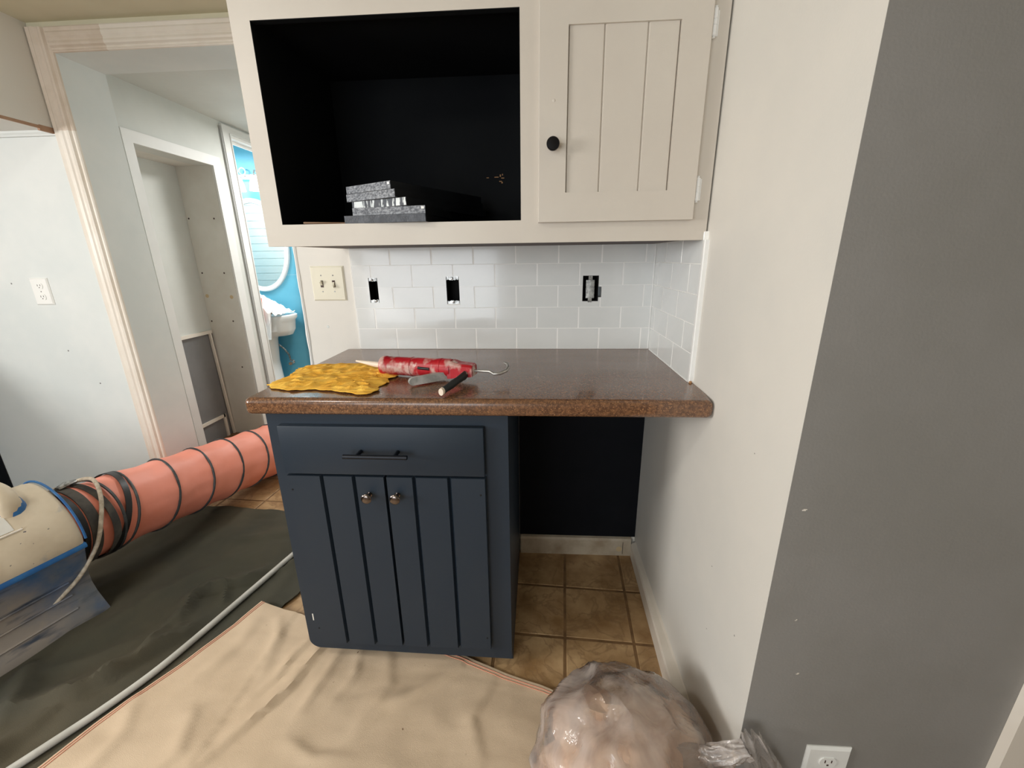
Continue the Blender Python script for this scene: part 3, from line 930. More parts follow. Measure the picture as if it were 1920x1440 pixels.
# small framed panel lying behind the boards
fp = thing('framed_panel', (-0.50, -0.2, 1.3428), 'thin dark panel with a cream edge lying left of the shelf boards', 'panel')
fp2 = MB()
fp2.add([(-0.545, -0.40, 1.3432), (-0.40, -0.34, 1.3432), (-0.46, -0.10, 1.3432), (-0.585, -0.16, 1.3432),
         (-0.545, -0.40, 1.348), (-0.40, -0.34, 1.348), (-0.46, -0.10, 1.348), (-0.585, -0.16, 1.348)],
        [(0, 1, 2, 3), (4, 5, 6, 7), (0, 1, 5, 4), (1, 2, 6, 5), (2, 3, 7, 6), (3, 0, 4, 7)])
fp2.build('panel', M['brown'], fp)
MB().tube([(-0.548, -0.402, 1.3495), (-0.400, -0.342, 1.3495)], .0028, 6).tube([(-0.548, -0.402, 1.3495), (-0.553, -0.380, 1.3495)], .0024, 6).build('cream_edge', M['wood_raw'], fp)

# ------------------------------------------------------------------ countertop
def countertop():
    bm = bmesh.new()
    x0, x1, y0, y1, z0, z1 = -0.672, 0.5045, -0.604, -0.0005, 0.873, 0.918
    bmesh.ops.create_cube(bm, size=1)
    for v in bm.verts:
        v.co = Vector((x0 + (v.co.x + .5) * (x1 - x0), y0 + (v.co.y + .5) * (y1 - y0), z0 + (v.co.z + .5) * (z1 - z0)))
    fv = [e for e in bm.edges if abs(e.verts[0].co.z - e.verts[1].co.z) > .01 and e.verts[0].co.y < -.5]
    bmesh.ops.bevel(bm, geom=fv, offset=.016, segments=5, profile=.5, affect='EDGES')
    ft = [e for e in bm.edges if abs(e.verts[0].co.z - e.verts[1].co.z) < .001 and
          (max(v.co.y for v in e.verts) < -.58 or max(v.co.x for v in e.verts) < x0 + .02)]
    bmesh.ops.bevel(bm, geom=ft, offset=.0145, segments=6, profile=.5, affect='EDGES')
    return MB().frombm(bm, True)
# front rolled edge sits a little proud of the top plane
ctp = countertop()
tag(ctp.build('countertop', M['counter'], org=(-.08, -.3, .884)), 'speckled dark brown laminate counter with rolled front edge', 'countertop')

# ------------------------------------------------------------------ base cabinet
BY = -0.575
bc = thing('base_cabinet', (-0.32, -0.3, 0), 'navy base cabinet with one drawer above two plank doors', 'cabinet')
def rounded_face(x0, x1, z0, z1, rbl):
    p = [(x1, z0 - .012), (x1, z1), (x0, z1)]
    p += [(x0 + rbl - rbl * math.cos(t), z0 + rbl - rbl * math.sin(t)) for t in [i * PI / 16 for i in range(9)]]
    return p
MB().prism(rounded_face(-0.637, 0.0055, 0.0715, 0.8725, .034), 'y', BY, BY + .02).build('face_frame', M['navy'], bc)
bb_ = MB().box(-0.637, -0.619, BY + .02, -.0005, .0, .8725)
bb_.v = []; bb_.f = []; bb_.s = []
bb_.prism([(BY + .02, .085), (BY + .075, .085), (BY + .075, 0), (-.0005, 0), (-.0005, .8725), (BY + .02, .8725)], 'x', -0.637, -0.619)
bb_.build('side_panel', M['navy'], bc)
bb_ = MB()
bb_.prism([(BY + .02, .058), (BY + .05, .058), (BY + .05, 0), (-.0005, 0), (-.0005, .8725), (BY + .02, .8725)], 'x', -0.012, 0.0055)
bb_.build('side_panel', M['navy'], bc)
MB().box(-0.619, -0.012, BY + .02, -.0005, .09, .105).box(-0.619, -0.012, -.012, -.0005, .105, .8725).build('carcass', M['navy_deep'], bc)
MB().box(-0.619, -0.012, BY + .075, BY + .09, 0, .09).build('toe_kick', M['black'], bc)
dy1 = BY - .0185
dw = MB().bbox(-0.6005, -0.0565, dy1, BY - .0002, 0.7005, 0.8395, .0022, 2)
dwo = dw.build('drawer', M['navy'], bc)
hb = MB()
hb.tube([(-0.416, dy1 - .032, .770), (-0.249, dy1 - .032, .770)], .0058, 12)
for x in (-0.382, -0.283):
    hb.tube([(x, dy1, .770), (x, dy1 - .030, .770)], .0052, 10)
tag(hb.build('bar_handle', M['handle'], dwo), 'black bar handle')


def slat_door(x0, x1, c1, c2, kx):
    g_ = .0055
    z0, z1 = .1135, .6945
    cuts = [x0, c1, c2, x1]
    d = MB().box(x0 + .0005, x1 - .0005, BY - .0075, BY - .0002, z0 + .0005, z1 - .0005).build('door', M['navy'], bc)
    for i, (a, b) in enumerate(zip(cuts, cuts[1:])):
        ca = .0015 if i == 0 else g_
        cb_ = .0015 if i == 2 else g_
        MB().prism([(a, BY - .0075), (a + (.0 if i == 0 else .001), BY - .0085), (a + ca, dy1), (b - cb_, dy1), (b - (.0 if i == 2 else .001), BY - .0085), (b, BY - .0075)], 'z', z0, z1).build('plank', M['navy'], d)
    k = MB().lathe([(0, .0075), (.0015, .0075), (.0025, .005), (.014, .0045), (.018, .008), (.021, .0135), (.0245, .0145), (.027, .0125), (.0285, .006)], (kx, dy1, .642), (0, -1, 0), 26)
    tag(k.build('knob', M['knob_bronze'], d), 'polished dark metal knob')
    return d


dl = slat_door(-0.599, -0.3285, -0.501, -0.412, -0.3735)
drr = slat_door(-0.3235, -0.0555, -0.247, -0.152, -0.296)
for (d, x, z) in [(dl, -0.588, .652), (dl, -0.586, .170), (drr, -0.069, .646), (drr, -0.066, .158)]:
    MB().lathe([(0, .0030), (.0005, .0028)], (x, dy1, z), (0, -1, 0), 8).build('screw_hole', M['void'], d)
MB().box(-0.6005, -0.597, dy1 - .0003, dy1, .20, .225).build('paint_scrape', M['board'], dl)

# ------------------------------------------------------------------ electrical
def ebox(x0, x1, z0, z1, label, ears=True, rot=False):
    o = thing('electrical_box', ((x0 + x1) / 2, .03, z0), label, 'electrical box', 'open electrical boxes in the tile')
    b = MB()
    t = .0015
    b.box(x0 + .0005, x0 + t, .002, .06, z0 + .0005, z1 - .0005).box(x1 - t, x1 - .0005, .002, .06, z0 + .0005, z1 - .0005)
    b.box(x0 + t, x1 - t, .002, .06, z0 + .0005, z0 + t).box(x0 + t, x1 - t, .002, .06, z1 - t, z1 - .0005)
    b.box(x0 + .0005, x1 - .0005, .058, .0605, z0 + .0005, z1 - .0005)
    b.build('box', M['void'], o)
    if ears:
        for zz, s in ((z1, -1), (z0, 1)):
            e = MB()
            xm = (x0 + x1) / 2 + (0 if not rot else (.006 if s == 1 else -.004))
            n = 14
            pts = [(x0 + .002, zz)] + [(x0 + .002 + (x1 - x0 - .004) * i / n, zz + s * (.011 + .004 * noise.noise(Vector((i * .7, zz * 50, s))))) for i in range(n + 1)] + [(x1 - .002, zz)]
            e.prism(pts, 'y', .001, .003)
            eo = e.build('metal_ear', M['metal'], o)
            MB().lathe([(0, .0042), (.003, .0042), (.0045, .002)], (xm, .001, zz + s * .007), (0, -1, 0), 10).build('screw', M['chrome'], o)
    return o


ebox(*HO[0], 'narrow open electrical hole in the tile nearest the light switches', rot=True)
o2 = ebox(*HO[1], 'open electrical box in the tile above the caulking gun')
MB().prism([(-0.2582, 1.085), (-0.2095, 1.085), (-0.2095, 1.0895), (-0.2582, 1.0895)], 'y', -.0008, 0).build('plaster_rim', M['grout'], o2)
o3 = ebox(*HO[2], 'electrical box in the tile under the white door, holding a taped switch', ears=False)
ts = thing('taped_switch', (0.268, .0, 1.1), 'light switch wrapped in crinkled masking film in the right tile hole', 'light switch')
def crink(u, v):
    th_ = (u - .5) * PI * .9
    return (0.2695 + .0155 * math.sin(th_) + .001 * noise.noise(Vector((u * 5, v * 9, 0))), -.003 - .009 * math.cos(th_) - .003 * noise.noise(Vector((u * 6, v * 7, 3))), 1.108 + v * .064 + .0015 * noise.noise(Vector((u * 9, 2, 2))))
tsf = MB().grid(crink, 12, 16)
tsf.box(0.256, 0.284, -.002, .012, 1.109, 1.171)
tsf.build('masking_film', mat('masking_film_grey', (188, 190, 186), 0.25, c2=(150, 152, 150), scale=70, bump=1.0, bscale=90), ts)
for zz in (1.0985, 1.1745):
    MB().box(0.263, 0.277, -.001, .003, zz - .006, zz + .011).build('yoke_tab', M['metal'], ts)
    MB().lathe([(0, .003), (.003, .0025)], (0.270, -.001, zz + .002), (0, -1, 0), 8).build('screw', M['chrome'], ts)


def plate(name, cx, z0, z1, w, y, m, label, cat):
    t = thing(name, (cx, y, z0), label, cat)
    mb = MB()
    c = .005
    mb.add([(cx - w / 2, y, z0), (cx + w / 2, y, z0), (cx + w / 2, y, z1), (cx - w / 2, y, z1),
            (cx - w / 2, y - .002, z0), (cx + w / 2, y - .002, z0), (cx + w / 2, y - .002, z1), (cx - w / 2, y - .002, z1),
            (cx - w / 2 + c, y - .0065, z0 + c), (cx + w / 2 - c, y - .0065, z0 + c), (cx + w / 2 - c, y - .0065, z1 - c), (cx - w / 2 + c, y - .0065, z1 - c)],
           [(0, 1, 2, 3), (8, 9, 10, 11), (0, 1, 5, 4), (1, 2, 6, 5), (2, 3, 7, 6), (3, 0, 4, 7), (4, 5, 9, 8), (5, 6, 10, 9), (6, 7, 11, 10), (7, 4, 8, 11)])
    mb.build('wall_plate', m, t)
    return t


sp = plate('light_switch', -0.7075, 1.105, 1.232, .128, .008, M['ivory'], 'ivory double switch plate left of the tile', 'light switch')
for i, x in enumerate((-0.7315, -0.6855)):
    MB().box(x - .005, x + .005, -.0005, .0016, 1.155, 1.180).build('toggle_slot', M['brown'], sp)
    zt = 1.172 if i == 0 else 1.164
    tg = MB().add([(x - .004, .0015, 1.160), (x + .004, .0015, 1.160), (x + .004, .0015, 1.176), (x - .004, .0015, 1.176),
                   (x - .003, -.012, zt - .003 + (.006 if i == 0 else -.008)), (x + .003, -.012, zt - .003 + (.006 if i == 0 else -.008)), (x + .003, -.012, zt + .003 + (.006 if i == 0 else -.008)), (x - .003, -.012, zt + .003 + (.006 if i == 0 else -.008))],
                  [(0, 1, 2, 3), (4, 5, 6, 7), (0, 1, 5, 4), (1, 2, 6, 5), (2, 3, 7, 6), (3, 0, 4, 7)])
    tg.build('toggle', M['ivory'], sp)
    for z in (1.139, 1.198):
        MB().lathe([(0, .0028), (.001, .002)], (x, .0016, z), (0, -1, 0), 10).build('screw', M['metal'], sp)


def outlet(name, cx, z0, z1, w, y, m, label):
    t = plate(name, cx, z0, z1, w, y, m, label, 'outlet')
    zc = (z0 + z1) / 2
    for s in (1, -1):
        zz = zc + s * .0245
        n = 20
        pts = [(cx + .0168 * math.cos(a) , zz + max(-.0125, min(.0125, .0168 * math.sin(a)))) for a in [2 * PI * i / n for i in range(n)]]
        MB().prism(pts, 'y', y - .0085, y - .006).build('socket', m, t)
        MB().box(cx - .0075, cx - .0052, y - .0088, y - .0084, zz - .001, zz + .007).box(cx + .0052, cx + .0075, y - .0088, y - .0084, zz, zz + .007).box(cx - .002, cx + .002, y - .0088, y - .0084, zz - .0088, zz - .0048).build('slot', M['brown'], t)
    MB().lathe([(0, .0028), (.001, .002)], (cx, y - .0063, zc), (0, -1, 0), 10).build('screw', M['metal'], t)
    return t


outlet('wall_outlet', -2.1605, 1.074, 1.194, .086, YL, M['white_plastic'], 'white duplex outlet on the wall left of the doorway')
outlet('wall_outlet', 0.684, 0.158, 0.282, .088, -.923, M['white_plastic'], 'beige white outlet low on the grey wall beside the plastic bag')

# ------------------------------------------------------------------ yellow cloth on the counter
def resample(pts, n):
    P = [Vector(p) for p in pts]
    L = [0]
    for a, b in zip(P, P[1:]):
        L.append(L[-1] + (b - a).length)
    out = []
    for i in range(n + 1):
        s = L[-1] * i / n
        k = 0
        while k < len(P) - 2 and L[k + 1] < s:
            k += 1
        t = (s - L[k]) / max(1e-9, L[k + 1] - L[k])
        out.append(P[k].lerp(P[k + 1], min(1, t)))
    return out


def coons(bot, top, left, right, n=60):
    """bot/top run left to right, left/right run bottom to top; returns P(u,v) 2D"""
    B, T, Lf, Rt = [resample([(p[0], p[1], 0) for p in s], n) for s in (bot, top, left, right)]
    def at(A, t):
        f = t * n
        i = min(n - 1, int(f))
        return A[i].lerp(A[i + 1], f - i)
    def P(u, v):
        b, t, l, r = at(B, u), at(T, u), at(Lf, v), at(Rt, v)
        c = B[0] * (1 - u) * (1 - v) + B[n] * u * (1 - v) + T[0] * (1 - u) * v + T[n] * u * v
        return b * (1 - v) + t * v + l * (1 - u) + r * u - c
    return P


yc = coons([(-.679, -.488), (-.642, -.522), (-.578, -.545), (-.518, -.532), (-.44, -.552), (-.380, -.574), (-.358, -.572)],
           [(-.692, -.305), (-.638, -.268), (-.572, -.253), (-.49, -.255), (-.42, -.29), (-.375, -.33), (-.326, -.389)],
           [(-.679, -.488), (-.668, -.45), (-.662, -.40), (-.692, -.305)],
           [(-.358, -.572), (-.338, -.54), (-.352, -.50), (-.336, -.46), (-.352, -.43), (-.326, -.389)])
def cloth_z(p, base, amp, f, seed):
    a = 1 - abs(noise.noise(Vector((p.x * f * .8 + seed, p.y * f * 1.9, seed)))) * 2
    b = noise.noise(Vector((p.x * f * 2.4, p.y * f * 2.6, seed + 5)))
    c_ = 1 - abs(noise.noise(Vector(((p.x - p.y) * f * 1.6, (p.x + p.y) * f * .7, seed + 9)))) * 2.2
    return base + amp * (max(0, a) * .5 + .3 * (b * .5 + .5) + max(0, c_) * .45)
def ycl(u, v):
    p = yc(u, v)
    e = min(u, 1 - u, v, 1 - v)
    k = .35 + .65 * min(1, e / .12)
    x = min(max(p.x, -.80), 1)
    z = cloth_z(p, .9200, .0115, 19, 2) if x > -.671 else .9215
    z = .9205 + (z - .9205) * k
    j = Vector((noise.noise(Vector((u * 11, v * 11, 3))), noise.noise(Vector((u * 11, v * 11, 8))), 0)) * .008
    return Vector((p.x + j.x, p.y + j.y, max(z, .9204)))
tag(MB().grid(ycl, 90, 70, .0018).build('cleaning_cloth', M['cloth_y'], org=(-.5, -.4, .918)), 'crumpled yellow microfibre cloth on the left end of the counter', 'cloth')

# ------------------------------------------------------------------ caulking gun
gA = Vector((-0.383, -0.372, .9475))
gB = Vector((-0.168, -0.425, .9525))
gd = (gB - gA).normalized()
gs = Vector((gd.y, -gd.x, 0)).normalized()  # sideways, towards the viewer
if gs.y > 0:
    gs = -gs
gu = gd.cross(gs)
if gu.z < 0:
    gu = -gu
cg = thing('caulking_gun', (-.28, -.40, .918), 'worn red caulking gun lying on its side on the counter', 'caulking gun')
LB = (gB - gA).length
rb = .0275
MB().lathe([(0, rb * .5), (0, rb * 1.0), (.004, rb * 1.06), (.018, rb * 1.06), (.020, rb), (LB * .44, rb), (LB * .445, rb * 1.05), (LB * .465, rb * 1.05), (LB * .47, rb),
            (LB * .86, rb), (LB * .865, rb * 1.04), (LB * .89, rb * 1.04), (LB * .895, rb), (LB, rb), (LB + .006, rb * .96), (LB + .008, rb * .4)], gA, gd, 36).build('barrel', M['gun_red'], cg)
nz_ = MB().tube([gA - gd * .001, gA - gd * .030 + Vector((0, 0, .002)), gA - gd * .096 + Vector((0, 0, .010))], [.0095, .0085, .0028], 14)
tag(nz_.build('nozzle', M['nozzle'], cg), 'cream tapered nozzle')
def G(a, s, u):
    return gB + gd * a + gs * s + gu * u
bd_ = MB()
prof = [(0.0, -.022, -.0245, .022), (.010, -.020, -.0245, .024), (.030, -.020, -.020, .018), (.070, -.019, -.018, .015), (.074, -.018, -.017, .013)]
vs = []
for (a, s0, u0, u1) in prof:
    vs += [G(a, s0, u0), G(a, -s0 + .003, u0), G(a, -s0 + .003, u1 - .005), G(a, -s0 - .004, u1), G(a, s0 + .004, u1), G(a, s0, u1 - .005)]
fs = [(i * 6 + k, i * 6 + (k + 1) % 6, (i + 1) * 6 + (k + 1) % 6, (i + 1) * 6 + k) for i in range(len(prof) - 1) for k in range(6)]
fs += [(0, 1, 2, 3, 4, 5), tuple((len(prof) - 1) * 6 + k for k in range(6))]
bd_.add(vs, fs)
bd_.build('frame', M['gun_red'], cg)
# grey trigger lever
tA = Vector((-0.176, -0.437, .936)); tB_ = Vector((-0.270, -0.497, .932))
td = (tB_ - tA).normalized(); tn = Vector((td.y, -td.x, 0))
tg = MB()
hh = .0115
n = 14
outl = [(0, -hh * .9), (.03, -hh)] + [(.098 + .013 * math.sin(i * PI / 10), -hh * math.cos(i * PI / 10) * .95) for i in range(11)] + [(.03, hh), (0, hh * .9)]
def TP_(a, b, c):
    return tA + td * a + Vector((0, 0, b)) + tn * c
k0 = len(outl)
vs = [TP_(a, b, -.006) for a, b in outl] + [TP_(a, b, .006) for a, b in outl]
vs += [TP_(a * .97 + .002, b * .82, .006) for a, b in outl] + [TP_(a * .97 + .002, b * .82, -.002) for a, b in outl]
fs = [tuple(range(k0))] + [(i, (i + 1) % k0, k0 + (i + 1) % k0, k0 + i) for i in range(k0)]
fs += [(k0 + i, k0 + (i + 1) % k0, 2 * k0 + (i + 1) % k0, 2 * k0 + i) for i in range(k0)]
fs += [(2 * k0 + i, 2 * k0 + (i + 1) % k0, 3 * k0 + (i + 1) % k0, 3 * k0 + i) for i in range(k0)] + [tuple(range(3 * k0, 4 * k0))]
tg.add(vs, fs)
tag(tg.build('trigger', M['gun_grey'], cg), 'grey metal trigger lever')
# black grip towards the viewer
gp = [Vector((-0.118, -0.447, .944)), Vector((-0.122, -0.470, .942)), Vector((-0.134, -0.500, .9385)), Vector((-0.142, -0.530, .9365)), Vector((-0.152, -0.560, .9345)), Vector((-0.158, -0.580, .9335))]
MB().tube(gp, [.0105, .0120, .0098, .0112, .0094, .0100], 16, flat=(.72, 1)).build('grip', M['gun_grip'], cg)
tag(MB().tube([Vector((-0.1575, -0.579, .9335)), Vector((-0.160, -0.588, .9333))], [.0102, .0094], 16, flat=(.72, 1)).build('grip_end', M['nozzle'], cg), 'whitish grip end')
MB().box(-.262, -.243, -.413, -.4115, .948, .954).v
sl = MB().tube([gA + gd * (LB * .60) + gs * (rb * .98) + gu * .004, gA + gd * (LB * .76) + gs * (rb * .98) + gu * .002], .0042, 10)
sl.build('latch_slot', M['black'], cg)
# rod with hooked end
e0 = G(.070, 0, -.004)
rodp = [e0, e0 + gd * .050, Vector((-0.040, -0.462, .946)), Vector((-0.022, -0.460, .947)), Vector((-0.006, -0.448, .952)), Vector((-0.001, -0.432, .958)), Vector((-0.004, -0.416, .962)), Vector((-0.014, -0.405, .964))]
tag(MB().tube(rodp, [.0040] * 3 + [.0048] * 3 + [.0050, .0040], 10).build('plunger_rod', M['rod_steel'], cg), 'bent steel plunger rod')

# ------------------------------------------------------------------ cloths on the floor
def pfold(p, lines):
    """soft cloth folds along polylines: (points, height, steep width, gentle width)"""
    z = 0
    P = Vector((p.x, p.y))
    for pts, amp, w1, w2 in lines:
        best = 9
        for i in range(len(pts) - 1):
            a, b = Vector(pts[i]), Vector(pts[i + 1])
            ab = b - a
            t = max(0, min(1, (P - a).dot(ab) / ab.length_squared))
            d = P - (a + ab * t)
            if d.length < best:
                best = d.length
                s_ = ab.x * d.y - ab.y * d.x
                along = (i + t) / (len(pts) - 1)
        wd = w1 if s_ > 0 else w2
        wob = 1 + .5 * noise.noise(Vector((p.x * 14, p.y * 14, 3)))
        z += amp * wob * math.exp(-(best / wd) ** 2) * math.sin(PI * (.12 + .8 * along)) ** .6
    return z
ofold = [([(-.93, -.10), (-.988, -.157), (-1.049, -.219), (-1.151, -.276), (-1.209, -.293), (-1.236, -.335), (-1.201, -.445), (-1.17, -.49)], .026, .014, .045),
         ([(-1.12, -.50), (-1.179, -.558), (-1.221, -.643), (-1.295, -.711), (-1.403, -.763), (-1.454, -.788)], .030, .014, .050),
         ([(-1.149, -.284), (-1.10, -.36)], .014, .010, .016), ([(-1.533, -.646), (-1.466, -.72), (-1.432, -.78)], .022, .02, .04),
         ([(-1.22, -.44), (-1.20, -.52), (-1.21, -.60)], .012, .012, .02), ([(-1.30, -.20), (-1.42, -.36), (-1.46, -.52)], .010, .03, .05),
         ([(-1.32, -.80), (-1.36, -.95), (-1.30, -1.05)], .02, .02, .05), ([(-1.0, .10), (-1.2, .02), (-1.4, .03)], .010, .02, .05),
         ([(-1.28, -.55), (-1.38, -.62), (-1.50, -.66)], .010, .015, .03)]
cfold = [([(-.63, -.50), (-.652, -.593), (-.665, -.668), (-.695, -.724), (-.735, -.790), (-.80, -.90)], .016, .010, .035),
         ([(-.68, -.48), (-.712, -.560), (-.722, -.637), (-.76, -.70)], .010, .008, .022), ([(-.564, -.52), (-.572, -.62), (-.596, -.74)], .009, .012, .02),
         ([(-.921, -.443), (-.928, -.569), (-1.0, -.70)], .008, .02, .03), ([(-.161, -.57), (-.277, -.66), (-.357, -.71), (-.42, -.80)], .009, .012, .03),
         ([(-1.10, -.73), (-1.05, -.82), (-1.06, -.92)], .010, .02, .03), ([(-.50, -.53), (-.48, -.62), (-.52, -.72)], .006, .010, .02),
         ([(-.40, -.54), (-.36, -.64), (-.42, -.78)], .006, .012, .03), ([(-.85, -.42), (-.80, -.50), (-.78, -.62)], .008, .015, .02),
         ([(-.05, -.62), (-.10, -.72), (-.06, -.82)], .007, .012, .03), ([(-.90, -.75), (-.86, -.85), (-.92, -.95)], .008, .015, .03),
         ([(-.60, -.80), (-.50, -.84), (-.42, -.83)], .006, .012, .02)]
def folds(p, dirs, base):
    z = 0
    for (ax, ay, px, py, wdt, amp, ln, skew) in dirs:
        d = Vector((ax, ay)).normalized()
        q_ = Vector((p.x - px, p.y - py))
        s = q_.dot(d)
        t = q_.dot(Vector((-d.y, d.x))) + .03 * noise.noise(Vector((s * 5, px, skew)))
        e = max(0, 1 - (abs(s) / ln) ** 2)
        g_ = math.exp(-(t / wdt) ** 2) if t < 0 else math.exp(-(t / (wdt * skew)) ** 2)
        z += amp * 1.7 * g_ * e
    return base + z


# white pole between the cloths
pp = [(-.965, .02, .015), (-.992, -.092, .015), (-1.043, -.322, .016), (-1.084, -.500, .016), (-1.122, -.640, .016), (-1.172, -.755, .016), (-1.225, -.850, .016), (-1.285, -.950, .016), (-1.42, -1.17, .016), (-1.55, -1.38, .016)]
def smooth_path(pts, n=8):
    P = [Vector(p) for p in pts]
    out = []
    for i in range(len(P) - 1):
        a, b, c, d = P[max(0, i - 1)], P[i], P[i + 1], P[min(len(P) - 1, i + 2)]
        for k in range(n):
            t = k / n
            out.append(.5 * ((2 * b) + (c - a) * t + (2 * a - 5 * b + 4 * c - d) * t * t + (3 * b - a - 3 * c + d) * t ** 3))
    out.append(P[-1])
    return out
tag(MB().tube(smooth_path(pp), .0105, 14).build('pole', M['pole'], org=(-1.1, -.5, .02)), 'long pale grey pole lying along the canvas cloth edge', 'pole')

POLEPTS = smooth_path(pp)[::2]
oc = coons([(-2.64, -1.5), (-2.0, -1.55), (-1.0, -1.55)], [(-2.66, .215), (-2.0, .215), (-1.80, .16), (-1.67, .262), (-1.50, .262), (-1.40, .245), (-1.236, .238), (-.86, .20)],
           [(-2.64, -1.5), (-2.66, -.6), (-2.66, .215)], [(-1.0, -1.55), (-.92, -.45), (-.845, -.30), (-.83, -.1), (-.86, .20)])
of = [(.55, 1, -1.15, -.42, .022, .022, .33, 2.4), (.30, 1, -1.30, -.62, .03, .018, .30, 1.8), (.9, .5, -1.05, -.16, .02, .016, .30, 2.0),
      (.35, 1, -1.42, -.90, .03, .02, .25, 2), (1, .25, -1.30, -.25, .04, .008, .3, 1.5), (.2, 1, -1.52, -1.0, .03, .02, .3, 2), (.75, .9, -1.0, -.50, .016, .012, .15, 2.2), (0, 1, -1.05, -.35, .01, .008, .1, 1.5)]
def ocl(u, v):
    p = oc(u, v)
    z = .003 + 1.5 * pfold(p, ofold) + .004 * (noise.noise(Vector((p.x * 5, p.y * 5, 2))) + .5) + .004 * abs(noise.noise(Vector((p.x * 14, p.y * 6, 4)))) + .03 * max(0, .3 - abs(noise.noise(Vector((p.x * 4.0 - p.y * 1.6, p.y * 1.9 + p.x, 21)))))
    if u * v > 0 and v > .97:
        z += .004 * (1 + noise.noise(Vector((p.x * 12, 0, 0))))
    dpole = min((Vector((p.x, p.y)) - Vector((q_[0], q_[1]))).length for q_ in POLEPTS)
    k = min(1, max(0, (dpole - .012) / .045))
    if p.x > -1.30 and p.y < -.36 and dpole > .01 and p.x > -1.064 + (p.y + .603) * .5:
        k = 0
    z = .0035 + (z - .0035) * (.08 + .92 * k)
    return (p.x, p.y, max(.0022, z))
tag(MB().grid(ocl, 150, 130, .002).build('drop_cloth', M['olive'], org=(-1.6, -.6, 0)), 'dark olive drop cloth spread under the blower', 'drop cloth')

cvp = coons([(-1.50, -1.55), (-.6, -1.58), (.62, -1.55)],
            [(-.950, -.362), (-.777, -.392), (-.64, -.46), (-.45, -.487), (-.219, -.508), (-.14, -.535), (-.011, -.583), (.11, -.622), (.234, -.675), (.42, -.79)],
            [(-1.50, -1.55), (-1.196, -.898), (-1.163, -.800), (-1.117, -.705), (-1.064, -.603), (-1.010, -.479), (-.950, -.362)],
            [(.62, -1.55), (.56, -1.1), (.42, -.79)])
cf = [(.62, 1, -.72, -.62, .012, .013, .22, 3.2), (.75, 1, -.86, -.86, .012, .012, .30, 3.0), (.55, 1, -.62, -.50, .014, .010, .12, 2.2), (1, -.5, -.72, -.46, .02, .008, .10, 2),
      (.7, 1, -1.02, -1.0, .02, .009, .3, 2.5), (.9, .5, -.55, -.95, .03, .008, .25, 2), (.8, 1, -.30, -.70, .02, .006, .2, 2), (.2, 1, -.20, -.62, .012, .006, .12, 1.5), (.4, 1, -.80, -.50, .01, .005, .12, 2)]
def cvz(p):
    z = .008 + pfold(p, cfold) + .010 * max(0, .25 - abs(noise.noise(Vector((p.x * 3.2 + p.y * 2, p.y * 3.0 - p.x * 2.2, 31))))) + .004 * (noise.noise(Vector((p.x * 4, p.y * 4, 12))) + .4) + .0022 * noise.noise(Vector((p.x * 16, p.y * 9, 14)))
    return z
def cvs(u, v):
    p = cvp(u, v)
    z = cvz(p)
    # lies over the olive cloth on its left side
    if p.x < -.80:
        z += .004
    # upturned far left corner
    e = (p - Vector((-.950, -.362, 0))).length
    z += .018 * max(0, 1 - e / .10)
    return (p.x, p.y, max(z, .0075))
cvo = MB().grid(cvs, 150, 120, .0022).build('canvas_drop_cloth', M['canvas'], org=(-.4, -1.0, 0))
tag(cvo, 'cream canvas drop cloth in front of the navy cabinet', 'drop cloth')
def hem(us, vs_, off):
    pts = []
    for u, v in zip(us, vs_):
        q_ = Vector(cvs(u, v))
        pts.append(q_ + Vector((0, 0, .0012)))
    return pts
for o_ in (.0045, .0095):
    n = 60
    MB().tube(hem([o_] * (n + 1), [i / n for i in range(n + 1)], 0), .0011, 5).build('seam', M['seam'], cvo)
for o_ in (.988, .978):
    n = 60
    MB().tube(hem([.42 + .58 * i / n for i in range(n + 1)], [o_] * (n + 1), 0), .0011, 5).build('seam', M['seam'], cvo)

# ------------------------------------------------------------------ air duct
DA = Vector((-1.69, -.38, .31))
DB = Vector((-1.53, .67, .155))
dd = (DB - DA).normalized()
RD = .150
def duct_axis(t):
    """t metres from the collar"""
    L = (DB - DA).length
    if t <= L:
        return DA + dd * t
    e = t - L
    return DB + Vector((dd.x * e + .10 * e * e, dd.y * e, 0))
def frame_at(t):
    p = duct_axis(t)
    T = (duct_axis(t + .01) - duct_axis(t - .01)).normalized()
    u = T.cross(Vector((0, 0, 1))).normalized()
    return p, T, u, u.cross(T)
PITCH = .168
T0 = .03
def duct_r(t, a):
    ph = ((t - T0) / PITCH - a / (2 * PI)) % 1
    sagv = -.006 * math.sin(PI * ph) ** 2
    return RD + sagv + .0030 * noise.noise(Vector((t * 11, math.cos(a) * 2, math.sin(a) * 2))) + .003 * noise.noise(Vector((t * 5 + math.cos(a) * 3, math.sin(a) * 6, 5)))
dk = thing('air_duct', (-1.6, .15, 0), 'orange flexible duct with black wire spiral running through the doorway', 'duct')
nt_, na_ = 220, 64
LT = 1.75
vs = []
for i in range(nt_ + 1):
    t = LT * i / nt_
    p, T, u, v = frame_at(t)
    for k in range(na_):
        a = 2 * PI * k / na_
        vs.append(p + (u * math.cos(a) + v * math.sin(a)) * duct_r(t, a))
fs = [(i * na_ + k, i * na_ + (k + 1) % na_, (i + 1) * na_ + (k + 1) % na_, (i + 1) * na_ + k) for i in range(nt_) for k in range(na_)]
MB().add(vs, fs, True).build('hose_fabric', M['duct'], dk, sharp=80)
hx = []
nst = 40
total = int((LT - .16) / PITCH * nst)
for i in range(total):
    a = 2 * PI * i / nst
    t = .14 + T0 + PITCH * i / nst - .03
    aa = 2 * PI * (t - T0) / PITCH
    p, T, u, v = frame_at(t)
    hx.append(p + (u * math.cos(aa) + v * math.sin(aa)) * (RD + .001))
